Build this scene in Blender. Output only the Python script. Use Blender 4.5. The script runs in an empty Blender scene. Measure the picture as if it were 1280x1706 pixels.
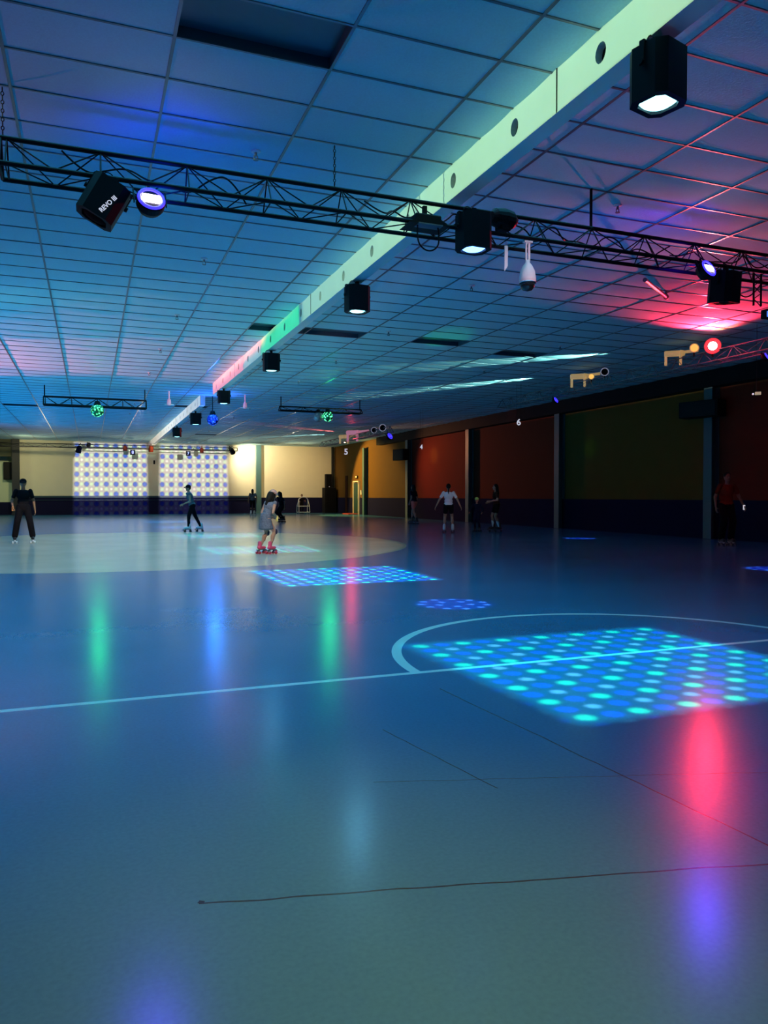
import bpy, bmesh, math, random
from mathutils import Vector, Matrix, Euler
random.seed(7)
C = bpy.context.scene
COL = C.collection
PI = math.pi
R = math.radians

# ------------------------------------------------------------------ camera
CAM_H = 1.2
FPX = 1260.0
cam_d = bpy.data.cameras.new('camera'); cam = bpy.data.objects.new('camera', cam_d); COL.objects.link(cam)
cam_d.sensor_fit = 'HORIZONTAL'; cam_d.sensor_width = 36.0; cam_d.lens = 36.0 * FPX / 1280.0
cam_d.clip_start = 0.05; cam_d.clip_end = 200
YAW = math.atan(490 / FPX); PITCH = -math.atan(27 / FPX)
cam.location = (0, 0, CAM_H); cam.rotation_euler = (PI / 2 + PITCH, 0, -YAW)
C.camera = cam

# ------------------------------------------------------------------ world, exposure
w = bpy.data.worlds.new('world'); C.world = w; w.use_nodes = True
w.node_tree.nodes['Background'].inputs[0].default_value = (0.01, 0.02, 0.05, 1)
w.node_tree.nodes['Background'].inputs[1].default_value = 0.05
C.view_settings.view_transform = 'Standard'; C.view_settings.look = 'None'
C.view_settings.gamma = 1; C.view_settings.use_curve_mapping = False
C.view_settings.exposure = 0.0

CZ = 4.65          # ceiling height
XR, XL, YF, YB = 16.2, -12.0, 51.3, -6.0
BX = 3.62          # centre line of the ceiling beam

# ------------------------------------------------------------------ lights
def aim(o, d):
    o.rotation_euler = Vector(d).to_track_quat('-Z', 'Y').to_euler()

def spot(name, loc, target, color, power, cone=60, blend=0.3, radius=0.05, nodes=None):
    l = bpy.data.lights.new(name, 'SPOT'); l.color = color; l.energy = power
    l.spot_size = R(cone); l.spot_blend = blend; l.shadow_soft_size = radius
    o = bpy.data.objects.new(name, l); COL.objects.link(o); o.location = loc
    aim(o, Vector(target) - Vector(loc))
    if nodes: nodes(l)
    return o

def area(name, loc, target, color, power, sx, sy, spread=180):
    l = bpy.data.lights.new(name, 'AREA'); l.shape = 'RECTANGLE'; l.size = sx; l.size_y = sy
    l.color = color; l.energy = power; l.spread = R(spread)
    o = bpy.data.objects.new(name, l); COL.objects.link(o); o.location = loc
    aim(o, Vector(target) - Vector(loc))
    return o

class NT:
    """tiny helper for maths in a node tree"""
    def __init__(s, nt): s.nt = nt; s.n = nt.nodes; s.l = nt.links
    def m(s, op, a, b=None, c=None):
        q = s.n.new('ShaderNodeMath'); q.operation = op
        for i, v in enumerate((a, b, c)):
            if v is None: continue
            if isinstance(v, (int, float)): q.inputs[i].default_value = v
            else: s.l.new(v, q.inputs[i])
        return q.outputs[0]
    def ss(s, v, lo, hi):
        q = s.n.new('ShaderNodeMapRange'); q.interpolation_type = 'SMOOTHSTEP'
        s.l.new(v, q.inputs[0]); q.inputs[1].default_value = lo; q.inputs[2].default_value = hi
        return q.outputs[0]
    def scale(s, col, v):
        q = s.n.new('ShaderNodeVectorMath'); q.operation = 'SCALE'
        if isinstance(col, tuple): q.inputs[0].default_value = col
        else: s.l.new(col, q.inputs[0])
        s.l.new(v, q.inputs['Scale']); return q.outputs[0]
    def add(s, a, b):
        q = s.n.new('ShaderNodeVectorMath'); q.operation = 'ADD'; s.l.new(a, q.inputs[0]); s.l.new(b, q.inputs[1]); return q.outputs[0]

def beam_uv(l):
    """direction of the ray inside a projector, as tangents u, v"""
    l.use_nodes = True; T = NT(l.node_tree)
    tc = T.n.new('ShaderNodeTexCoord'); sp = T.n.new('ShaderNodeSeparateXYZ'); T.l.new(tc.outputs['Normal'], sp.inputs[0])
    az = T.m('ABSOLUTE', sp.outputs[2])
    return T, T.m('DIVIDE', sp.outputs[0], az), T.m('DIVIDE', sp.outputs[1], az)

def emit(T, col, strength=1.0):
    em = [n for n in T.n if n.type == 'EMISSION'][0]
    T.l.new(col, em.inputs[0]); em.inputs[1].default_value = strength

def dots_gobo(hu, hv, nu, nv, base, dot_a, dot_b, dot_c, ra=.2, rb=.16, rc=.2, cut=0.0):
    """moonflower projector: nu x nv lattice of coloured dots over a soft base colour"""
    def f(l):
        T, u, v = beam_uv(l)
        U = T.m('MULTIPLY_ADD', u, nu / (2 * hu), nu / 2); V = T.m('MULTIPLY_ADD', v, nv / (2 * hv), nv / 2)
        def dots(ou, ov, r):
            fu = T.m('SUBTRACT', T.m('FRACT', T.m('ADD', U, ou)), .5); fv = T.m('SUBTRACT', T.m('FRACT', T.m('ADD', V, ov)), .5)
            d = T.m('SQRT', T.m('ADD', T.m('MULTIPLY', fu, fu), T.m('MULTIPLY', fv, fv)))
            return T.ss(d, r, r * .62)
        mu = T.ss(T.m('ABSOLUTE', u), hu, hu * .9); mv = T.ss(T.m('ABSOLUTE', v), hv, hv * .9)
        col = T.scale(base, T.m('MULTIPLY_ADD', dots(0, 0, ra * 1.1), -cut, 1.0))
        for c, ou, ov, r in ((dot_a, 0, 0, ra), (dot_b, .5, .5, rb), (dot_c, .5, 0, rc), (dot_c, 0, .5, rc)):
            col = T.add(col, T.scale(c, dots(ou, ov, r)))
        emit(T, T.scale(col, T.m('MULTIPLY', mu, mv)))
    return f

def ring_gobo(hr):
    """small ring of blue dots"""
    def f(l):
        T, u, v = beam_uv(l)
        ang = T.m('ARCTAN2', v, u); rad = T.m('SQRT', T.m('ADD', T.m('MULTIPLY', u, u), T.m('MULTIPLY', v, v)))
        def ring(n, r0, dr, ph):
            a = T.m('SUBTRACT', T.m('FRACT', T.m('MULTIPLY_ADD', ang, n / (2 * PI), ph)), .5)
            da = T.m('MULTIPLY', a, 2 * PI * r0 / n); dd = T.m('SUBTRACT', rad, r0)
            d = T.m('SQRT', T.m('ADD', T.m('MULTIPLY', da, da), T.m('MULTIPLY', dd, dd)))
            return T.ss(d, dr, dr * .5)
        k = T.m('ADD', ring(11, hr * .82, hr * .13, 0), ring(5, hr * .42, hr * .13, .2))
        col = T.add(T.scale((.35, .45, 1.0), k), T.scale((.01, .02, .35), T.ss(rad, hr * 1.15, hr * .7)))
        emit(T, col)
    return f

def slit_gobo(hu, hv, su=.85, sv=.85):
    """rectangular shutter"""
    def f(l):
        T, u, v = beam_uv(l)
        k = T.m('MULTIPLY', T.ss(T.m('ABSOLUTE', u), hu, hu * su), T.ss(T.m('ABSOLUTE', v), hv, hv * sv))
        emit(T, T.scale((1, 1, 1), k))
    return f

BLUE = (0.02, 0.30, 1.0)
TEAL = (0.03, 0.42, 0.85)
LAMP_Y = [4.17, 10.38, 15.93, 22.05, 28.3, 34.63]
# broad blue wash over the rink from an added, unseen area light
area('rink_fill', (1.8, 22.5, 4.26), (1.8, 22.5, 0), (.07, .66, 1.0), 760, 7, 37, 104)
for ux in (-2.5, 3.0, 8.5, 13.0):
    spot('far_ceiling_fill', (ux, 50.8, 1.25), (ux - .3, 46.0, 4.65), (1, .88, .62), 420, 64, .9, .15)  # added spots that warm and brighten the far ceiling
spot('near_wash', (.8, .6, 3.9), (.75, 1.9, 0), (1.0, .44, .04), 800, 46, 1, .4)
spot('near_wash_blue', (1.2, -1.0, 4.2), (1.2, 3.0, 0), (.05, .45, 1.0), 60, 150, 1, .5)
area('left_wash', (-5.5, 17, 4.26), (-5.5, 17, 0), (.10, .35, 1.0), 110, 4, 30, 130)
area('far_wash', (2.0, 44, 4.26), (2.0, 44, 0), (.60, .75, .65), 130, 16, 9, 120)
area('side_ceiling_fill', (-7.0, 27, .4), (-1.5, 27, 4.65), (.0, .42, 1.0), 330, 28, .5, 84)  # added strip out of view, brightens the middle of the ceiling
# moonflower pattern of each beam-hung lamp
LAMP_Y = [4.17, 10.38, 15.93, 22.05, 28.3, 34.63]
PAT_Y = [4.42, 10.85, 16.7, 22.9, 29.6, 36.0]
for i, y in enumerate(LAMP_Y):
    z = 3.79; yc = PAT_Y[i]
    o = spot('beam_lamp_pattern', (BX + .1, y, z), (3.88, yc, 0), (1, 1, 1), [1500, 3000, 1100, 1100, 1200, 1300][i], 60, .0, .022 if i == 0 else .008,
             dots_gobo(1.25 / z, 1.2 / z, 7, 7, (.0, (.42, .18, .12, .12, .12, .12)[i], (.50, .30, .30, .3, .3, .3)[i]), (.10, 2.8, .80), (1.0, 1.4, 1.4), (0.0, .05, 1.9)))
    o.rotation_euler = Euler((math.atan2(yc - y, z), math.atan2(-(BX + .1 - 3.88), z), 0))
    spot('beam_lamp_spill', (BX, y, 3.78), (BX, y - .8, 0), (.15, .6, 1), 30, 150, .8, .12)
# small blue rings of dots on the floor
for (lx, ly), (tx, ty), pw in (((3.95, 6.95), (3.76, 7.52), 2200), ((12.3, 18.3), (12.85, 17.85), 1800), ((10.6, 9.0), (10.45, 9.25), 1800)):
    spot('ring_pattern', (lx, ly, 3.66), (tx, ty, 0), (1, 1, 1), pw, 30, 0, .01, ring_gobo(.44 / 3.7))
# far wall: warm washes and two dot patterns
spot('wall_wash_hot', (9.4, 49.6, 4.3), (10.6, 51.3, 3.4), (1, .86, .56), 560, 120, .8, .1)
spot('wall_wash', (12.8, 46.5, 4.2), (13.0, 51.3, 2.0), (1, .66, .26), 430, 110, .9, .1)
spot('wall_wash', (-3.6, 46.5, 4.2), (-3.2, 51.3, 2.2), (1, .90, .46), 330, 110, .9, .1)
spot('wall_wash', (3.9, 47.5, 4.2), (3.9, 51.3, 3.4), (1, .82, .52), 110, 140, .9, .1)
spot('wall_wash', (12.2, 45.5, 3.6), (16.2, 44.0, 1.2), (1, .62, .15), 1700, 96, .3, .05)
spot('wall_wash', (-8.0, 47.5, 4.2), (-7.0, 53, 1.6), (.8, .95, .55), 260, 110, .9, .1)
for cx in (1.27, 6.45):
    spot('wall_pattern', (cx, 36, 4.2), (cx, 51.3, 2.25), (1, 1, 1), 9500, 24, 0, .012,
         dots_gobo(2.33 / 15.4, 2.45 / 15.4, 8, 8, (.62, .62, .80), (.0, .10, 1.1), (.6, .6, .65), (.10, .50, .12), .29, .15, .2, .96))
# round pale pool of light on the floor, thrown by a lamp pointing straight down
def disc_gobo(hgt, cx, cy, r_, dim=1.0):
    def f(l):
        T, u, v = beam_uv(l)
        dx = T.m('MULTIPLY_ADD', u, hgt / r_, -cx / r_); dy = T.m('MULTIPLY_ADD', v, hgt / r_, -cy / r_)
        d = T.m('SQRT', T.m('ADD', T.m('MULTIPLY', dx, dx), T.m('MULTIPLY', dy, dy)))
        c = T.m('POWER', T.m('ADD', T.m('ADD', T.m('MULTIPLY', u, u), T.m('MULTIPLY', v, v)), 1.0), 1.1)
        emit(T, T.scale((1, 1, 1), T.m('MULTIPLY', T.ss(d, 1.0, .985), T.m('MULTIPLY', c, dim))))
    return f
o = spot('floor_pool', (1.5, 9.0, 4.4), (1.5, 9, 0), (1, .80, .52), 300, 172, 0, .02, disc_gobo(4.4, .9 - 1.5, 19.2 - 9, 6.6)); o.rotation_euler = (0, 0, 0)
# side projectors that rake the beam's long face
def shutter(y0, y1, color, power, x0=-7.5, z0=4.40):
    ym = (y0 + y1) / 2; L = BX - .1 - x0
    o = spot('beam_projector', (x0, ym, z0), (BX, ym, 4.47), color, power, 150, 0, .02, slit_gobo((y1 - y0) / 2 / L, .19 / L, .95, .9))
shutter(-2.0, 13.3, (.58, 1.0, .58), 4000)
shutter(13.3, 16.6, (.02, 1.0, .20), 3200)
shutter(16.6, 18.6, (.55, .80, .65), 1900)
shutter(18.6, 24.0, (1.0, .16, .15), 4600)
shutter(26.0, 50.0, (1.0, .85, .66), 5200)
# red lamp, scanners and streaks on the ceiling
spot('red_lamp_flood', (12.1, 12.35, 4.25), (7.0, 7.0, 7.4), (1, .02, .05), 1500, 88, .6, .05)
spot('red_lamp_far', (12.0, 12.2, 3.75), (6.4, 6.2, 4.65), (1, .18, .20), 1300, 40, .8, .05, slit_gobo(.5, .075, .7, .5))
spot('red_lamp_hot', (12.2, 12.2, 4.30), (11.4, 11.5, 5.2), (1, .02, .04), 110, 110, .8, .03)
spot('red_lamp_core', (12.25, 12.3, 4.3), (12.0, 11.9, 4.75), (1, .5, .10), 16, 60, .3, .02)
spot('scanner_beam', (12.55, 14.4, 4.42), (9.4, 17.5, 4.70), (.45, 1, .85), 3800, 15, .5, .02)
spot('scanner_beam', (12.75, 18.1, 4.42), (10.6, 21.6, 4.70), (.45, 1, .85), 3000, 14, .5, .02)
spot('scanner_beam', (13.2, 39.4, 4.45), (9.5, 37.3, 4.70), (1, .12, .1), 2600, 16, .5, .02)
spot('scanner_beam', (13.0, 40.0, 4.45), (9.8, 43.8, 4.70), (.6, 1, .85), 1800, 14, .5, .02)
spot('pink_beam', (-8.0, 26.5, 3.9), (-1.9, 21.5, 4.68), (1, .14, .11), 8500, 40, .4, .03, slit_gobo(.42, .06, .9, .7))
spot('pink_beam', (-8.0, 21.5, 3.9), (.0, 20.5, 4.68), (1, .14, .11), 7500, 40, .4, .03, slit_gobo(.34, .055, .9, .7))
spot('pink_beam', (-9.0, 38.0, 4.1), (-2.0, 43.0, 4.68), (1, .14, .1), 900, 34, .6, .03)
spot('pink_beam', (-4.0, 10.0, 3.2), (-.2, 6.4, 4.68), (1, .12, .16), 170, 40, .9, .05)
spot('pink_beam', (0.5, 27.0, 3.9), (2.6, 21.2, 4.68), (1, .2, .25), 160, 26, .9, .05)
spot('blue_spill', (3.98, 26.3, 3.7), (3.8, 26.0, 4.68), (.05, .15, 1), 90, 150, .8, .1)
spot('violet_spill', (.60, 6.98, 3.8), (.75, 7.6, 4.68), (.0, .03, 1), 34, 130, .9, .08)
spot('violet_spill', (6.66, 7.0, 3.85), (6.7, 8.0, 4.68), (.06, .0, 1), 26, 130, .9, .08)
spot('camera_fill', (4.3, 1.5, 2.6), (4.35, 7, 3.55), (1, .66, .74), 620, 9, .6, .05)  # added narrow spot that brightens the white dome camera
spot('green_spot', (7.5, 25.6, 3.9), (6.5, 23.2, 4.65), (.02, 1, .3), 60, 40, .5, .02)
spot('green_spot', (.24, 25.6, 3.9), (.2, 23.6, 4.65), (.02, 1, .35), 50, 60, .8, .02)
spot('green_spot', (7.7, 17.5, 3.2), (7.3, 15.1, 4.65), (.02, 1, .3), 90, 22, .5, .02)
spot('green_spot', (4.6, 45.0, 3.7), (6.6, 36.0, 4.68), (.1, 1, .5), 240, 8, .8, .02)
spot('green_spot', (-4.5, 16, 3.6), (-.2, 14.2, 4.68), (.4, 1, .5), 120, 26, .9, .05)
spot('yellow_spot', (11.0, 31.0, 3.0), (16.2, 34.7, 3.25), (.6, .8, .05), 900, 9, .9, .02)
spot('green_spot', (11.0, 20.0, 3.0), (16.2, 21.9, 2.85), (.05, .6, .05), 160, 9, .9, .02)
spot('red_wall', (12.5, 38.0, 4.1), (16.2, 33.0, 1.8), (1, .35, .12), 900, 76, .9, .1)

for (bx, by, bz), c_, p_ in (((.24, 25.4, 3.7), (.02, 1, .25), 36), ((7.8, 25.3, 3.8), (.02, 1, .25), 42), ((3.98, 26.3, 3.6), (.03, .2, 1), 90), ((12.1, 35.6, 4.1), (1, .04, .08), 55)):
    spot('ball_glow', (bx, by, bz), (bx * .3, 0, .4), c_, p_, 60, .9, .16)
spot('skater_fill', (9.0, 11.0, 4.2), (11.3, 22.1, 1.2), (1, .92, 1), 420, 15, .9, .05)  # added spots that lift the skaters out of the dark
spot('skater_fill', (6.0, 8.0, 4.2), (3.4, 15.4, .5), (1, .85, .9), 120, 9, .9, .05)
# ------------------------------------------------------------------ materials
def mat(name, color, rough=.6, metal=0, emis=None, es=0, var=.12, scale=14, bump=0, spec=.5, coat=0):
    m = bpy.data.materials.new(name); m.use_nodes = True; T = NT(m.node_tree)
    b = m.node_tree.nodes['Principled BSDF']
    tc = T.n.new('ShaderNodeTexCoord'); nz = T.n.new('ShaderNodeTexNoise'); nz.inputs['Scale'].default_value = scale; nz.inputs['Detail'].default_value = 4
    T.l.new(tc.outputs['Object'], nz.inputs['Vector'])
    k = T.m('MULTIPLY_ADD', nz.outputs[0], 2 * var, 1 - var)
    T.l.new(T.scale(tuple(color[:3]), k), b.inputs['Base Color'])
    b.inputs['Roughness'].default_value = rough; b.inputs['Metallic'].default_value = metal
    b.inputs['Specular IOR Level'].default_value = spec; b.inputs['Coat Weight'].default_value = coat
    if emis:
        b.inputs['Emission Color'].default_value = (*emis, 1); b.inputs['Emission Strength'].default_value = es
    if bump:
        bp = T.n.new('ShaderNodeBump'); bp.inputs['Strength'].default_value = bump; bp.inputs['Distance'].default_value = .01
        T.l.new(nz.outputs[0], bp.inputs['Height']); T.l.new(bp.outputs[0], b.inputs['Normal'])
    return m

M = {}
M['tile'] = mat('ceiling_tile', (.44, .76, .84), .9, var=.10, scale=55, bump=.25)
M['tbar'] = mat('grid_metal', (.18, .20, .23), .3, .4, var=.03)
M['black'] = mat('black_metal', (.006, .006, .008), .5, .2, spec=.2)
M['matte_black'] = mat('matte_black', (.008, .008, .01), .75, spec=.15)
M['chrome'] = mat('chrome', (.8, .8, .82), .15, 1, var=.02)
M['brass'] = mat('brass_lit_metal', (.85, .72, .45), .4, .3, var=.05)
M['beam'] = mat('beam_paint', (.80, .84, .78), .6, var=.06, scale=2.2)
M['white'] = mat('white_plastic', (.85, .80, .80), .4, var=.03)
M['hole'] = mat('dark_opening', (.004, .004, .005), .9, spec=.05)
M['cream'] = mat('cream_wall_paint', (.80, .72, .52), .85, var=.05, scale=1.5)
M['pale'] = mat('pale_wall_paint', (.62, .66, .48), .85, var=.05, scale=1.5)
M['yellow_bay'] = mat('ochre_wall_paint', (.15, .075, .013), .9, var=.08, scale=3, spec=.2)
M['red_bay'] = mat('red_wall_paint', (.16, .020, .008), .9, var=.08, scale=3, spec=.2)
M['band'] = mat('dark_navy_band', (.012, .012, .040), .9, var=.1, spec=.03)
M['rail'] = mat('dark_teal_rail', (.02, .05, .07), .4)
M['post'] = mat('teal_post_paint', (.05, .13, .14), .5, var=.1)
M['dark_post'] = mat('black_post_paint', (.010, .012, .016), .6)
M['header'] = mat('olive_header', (.06, .06, .035), .85)
M['troffer'] = mat('dark_light_lens', (.05, .10, .14), .35, var=.1)
M['lens_cyan'] = mat('lit_cyan_lens', (.2, .5, .6), .3, emis=(.28, .85, 1.0), es=4.5)
M['lens_blue'] = mat('lit_blue_lens', (.1, .2, .8), .3, emis=(.10, .28, 1.0), es=7)
M['lens_violet'] = mat('lit_violet_lens', (.4, .2, .8), .3, emis=(.22, .06, 1.0), es=22)
M['led_white'] = mat('lit_white_led', (.9, .9, 1), .3, emis=(.85, .72, 1.0), es=14)
M['led_blue'] = mat('lit_deep_blue_led', (.05, .05, .8), .3, emis=(.03, .02, 1.0), es=3)
M['lens_red'] = mat('lit_red_lens', (1, .2, .2), .3, emis=(1.0, .55, .62), es=6)
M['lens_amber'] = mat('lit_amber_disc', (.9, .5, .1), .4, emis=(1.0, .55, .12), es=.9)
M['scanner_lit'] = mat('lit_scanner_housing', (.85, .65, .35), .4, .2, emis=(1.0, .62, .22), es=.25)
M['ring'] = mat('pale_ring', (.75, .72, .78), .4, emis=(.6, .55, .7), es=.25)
M['sign_white'] = mat('white_sign_lettering', (.9, .85, .9), .5, emis=(.9, .85, .95), es=.55)
M['exit'] = mat('lit_exit_sign', (.9, .4, .1), .5, emis=(1, .45, .12), es=2.2)
M['blue_panel'] = mat('lit_blue_panel', (.1, .25, .9), .5, emis=(.10, .28, 1), es=.9)
M['pink_lit_plastic'] = mat('pink_lit_plastic', (.85, .45, .55), .5, emis=(1, .35, .45), es=.3)  # pink light on pendants and far scanner, put into colour and glow
M['skin'] = mat('skin', (.42, .22, .15), .55, var=.06)
M['skin_dark'] = mat('brown_skin', (.24, .11, .06), .55, var=.06)
M['hair'] = mat('black_hair', (.008, .006, .005), .7, spec=.15, var=.3, scale=60)
M['shirt_black'] = mat('black_cotton', (.008, .007, .010), .9, spec=.08)
M['shirt_white'] = mat('white_cotton', (.75, .72, .78), .85, emis=None)
M['shirt_grey'] = mat('grey_cotton', (.10, .12, .16), .9, spec=.08)
M['shirt_brown'] = mat('brown_cotton', (.05, .02, .015), .9, spec=.08)
M['shirt_red'] = mat('dark_red_cotton', (.12, .018, .008), .9, spec=.08)
M['shirt_navy'] = mat('navy_cotton', (.008, .01, .03), .9, spec=.08)
M['red_shorts'] = mat('red_shorts_cloth', (.75, .18, .16), .8)
M['dress'] = mat('grey_patterned_cloth', (.11, .12, .17), .85, var=.8, scale=38)
M['pad'] = mat('dark_knee_pad', (.02, .015, .05), .6)
M['cap'] = mat('black_cap_cloth', (.010, .008, .010), .9, spec=.08)
M['hat'] = mat('pink_brown_hat', (.45, .24, .20), .85, var=.5, scale=40)
M['cap_green'] = mat('lime_cap_cloth', (.55, .75, .15), .8, var=.4, scale=50)
M['boot_white'] = mat('white_boot_leather', (.65, .66, .70), .45)
M['boot_black'] = mat('black_boot_leather', (.012, .012, .014), .45)
M['boot_pink'] = mat('pink_boot_leather', (.75, .08, .18), .45)
M['wheel_white'] = mat('white_wheel', (.7, .7, .72), .4)
M['wheel_black'] = mat('black_wheel', (.01, .01, .012), .4)
M['wheel_red'] = mat('red_wheel', (.55, .05, .10), .4)
M['sock'] = mat('white_sock', (.85, .85, .85), .8)
M['pvc'] = mat('white_pvc_pipe', (.85, .85, .85), .35, emis=None)
M['yellow'] = mat('yellow_plastic', (.8, .65, .2), .5)
M['orange'] = mat('orange_plastic', (.7, .25, .05), .5)
M['door'] = mat('dark_teal_door', (.012, .05, .05), .4)
M['frame_white'] = mat('cream_door_frame', (.80, .74, .60), .5)
M['mat_red'] = mat('red_door_sill', (.35, .04, .03), .6)
M['steel'] = mat('painted_steel', (.16, .17, .2), .4, .4)

def mirror_ball_mat(name, base, em, es):
    m = bpy.data.materials.new(name); m.use_nodes = True; T = NT(m.node_tree); b = m.node_tree.nodes['Principled BSDF']
    tc = T.n.new('ShaderNodeTexCoord'); v = T.n.new('ShaderNodeTexVoronoi'); v.inputs['Scale'].default_value = 14
    T.l.new(tc.outputs['Object'], v.inputs['Vector'])
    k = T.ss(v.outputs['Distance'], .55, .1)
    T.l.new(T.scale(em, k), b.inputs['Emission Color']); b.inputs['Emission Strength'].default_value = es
    b.inputs['Base Color'].default_value = (*base, 1); b.inputs['Metallic'].default_value = .6; b.inputs['Roughness'].default_value = .2
    return m
M['ball_green'] = mirror_ball_mat('lit_green_dome', (.03, .3, .12), (.10, 1.0, .40), 3.0)
M['ball_blue'] = mirror_ball_mat('lit_blue_globe', (.02, .08, .7), (.03, .14, 1.0), 1.6)
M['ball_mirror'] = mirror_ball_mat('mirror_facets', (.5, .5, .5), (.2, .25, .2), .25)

def floor_mat():
    m = bpy.data.materials.new('rink_floor_paint'); m.use_nodes = True; T = NT(m.node_tree); b = m.node_tree.nodes['Principled BSDF']
    g = T.n.new('ShaderNodeNewGeometry'); sp = T.n.new('ShaderNodeSeparateXYZ'); T.l.new(g.outputs['Position'], sp.inputs[0])
    X, Y = sp.outputs[0], sp.outputs[1]
    # painted half circle and centre line
    cy = 4.68
    line = T.m('LESS_THAN', T.m('ABSOLUTE', T.m('SUBTRACT', Y, cy)), .028)
    dx = T.m('SUBTRACT', X, 3.93); dy = T.m('SUBTRACT', Y, cy)
    rr = T.m('SQRT', T.m('ADD', T.m('MULTIPLY', dx, dx), T.m('MULTIPLY', dy, dy)))
    ring = T.m('MULTIPLY', T.m('LESS_THAN', T.m('ABSOLUTE', T.m('SUBTRACT', rr, 1.87)), .038), T.m('GREATER_THAN', dy, 0))
    paint = T.m('MAXIMUM', line, ring)
    # cracks and slab joints
    nz = T.n.new('ShaderNodeTexNoise'); nz.inputs['Scale'].default_value = 3.0; T.l.new(g.outputs['Position'], nz.inputs['Vector'])
    wob = T.m('MULTIPLY_ADD', nz.outputs[0], .03, -.015)
    def seg(ax, ay, bx, by, wd):
        L = math.hypot(bx - ax, by - ay); ux, uy = (bx - ax) / L, (by - ay) / L
        px = T.m('SUBTRACT', X, ax); py = T.m('SUBTRACT', Y, ay)
        t = T.m('ADD', T.m('MULTIPLY', px, ux), T.m('MULTIPLY', py, uy))
        n = T.m('ADD', T.m('SUBTRACT', T.m('MULTIPLY', px, uy), T.m('MULTIPLY', py, ux)), wob)
        return T.m('MULTIPLY', T.m('LESS_THAN', T.m('ABSOLUTE', n), wd), T.m('LESS_THAN', T.m('ABSOLUTE', T.m('SUBTRACT', t, L / 2)), L / 2))
    crack = None
    for s_ in ((2.02, 4.24, 2.17, 1.85, .004), (.29, 2.25, 2.3, 1.76, .004), (1.39, 3.6, 1.55, 2.7, .003), (1.1, 2.95, 3.0, 2.35, .002), (.29, 2.26, .305, 2.25, .008)):
        c = seg(*s_); crack = c if crack is None else T.m('MAXIMUM', crack, c)
    sc = T.n.new('ShaderNodeTexNoise'); sc.inputs['Scale'].default_value = .7; sc.inputs['Detail'].default_value = 8
    T.l.new(g.outputs['Position'], sc.inputs['Vector'])
    fine = T.n.new('ShaderNodeTexNoise'); fine.inputs['Scale'].default_value = 60; T.l.new(g.outputs['Position'], fine.inputs['Vector'])
    k = T.m('MULTIPLY', T.m('MULTIPLY_ADD', sc.outputs[0], .3, .85), T.m('MULTIPLY_ADD', fine.outputs[0], .3, .85))
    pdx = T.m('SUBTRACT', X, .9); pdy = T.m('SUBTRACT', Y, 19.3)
    pool = T.m('LESS_THAN', T.m('SQRT', T.m('ADD', T.m('MULTIPLY', pdx, pdx), T.m('MULTIPLY', pdy, pdy))), 6.7)  # pale disc painted into the floor colour where the floor_pool light falls
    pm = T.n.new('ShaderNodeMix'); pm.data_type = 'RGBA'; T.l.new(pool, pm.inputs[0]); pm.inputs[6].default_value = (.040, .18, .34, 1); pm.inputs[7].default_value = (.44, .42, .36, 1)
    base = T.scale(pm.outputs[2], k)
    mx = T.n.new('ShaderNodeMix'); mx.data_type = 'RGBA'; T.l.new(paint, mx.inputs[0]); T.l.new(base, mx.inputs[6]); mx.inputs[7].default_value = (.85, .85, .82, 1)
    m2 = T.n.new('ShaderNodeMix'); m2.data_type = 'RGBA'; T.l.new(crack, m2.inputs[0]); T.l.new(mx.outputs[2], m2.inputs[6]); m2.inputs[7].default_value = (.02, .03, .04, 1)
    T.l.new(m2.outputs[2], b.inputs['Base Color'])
    T.l.new(T.m('MULTIPLY_ADD', sc.outputs[0], .08, .17), b.inputs['Roughness'])
    b.inputs['Specular IOR Level'].default_value = .5
    return m
M['floor'] = floor_mat()

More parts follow.
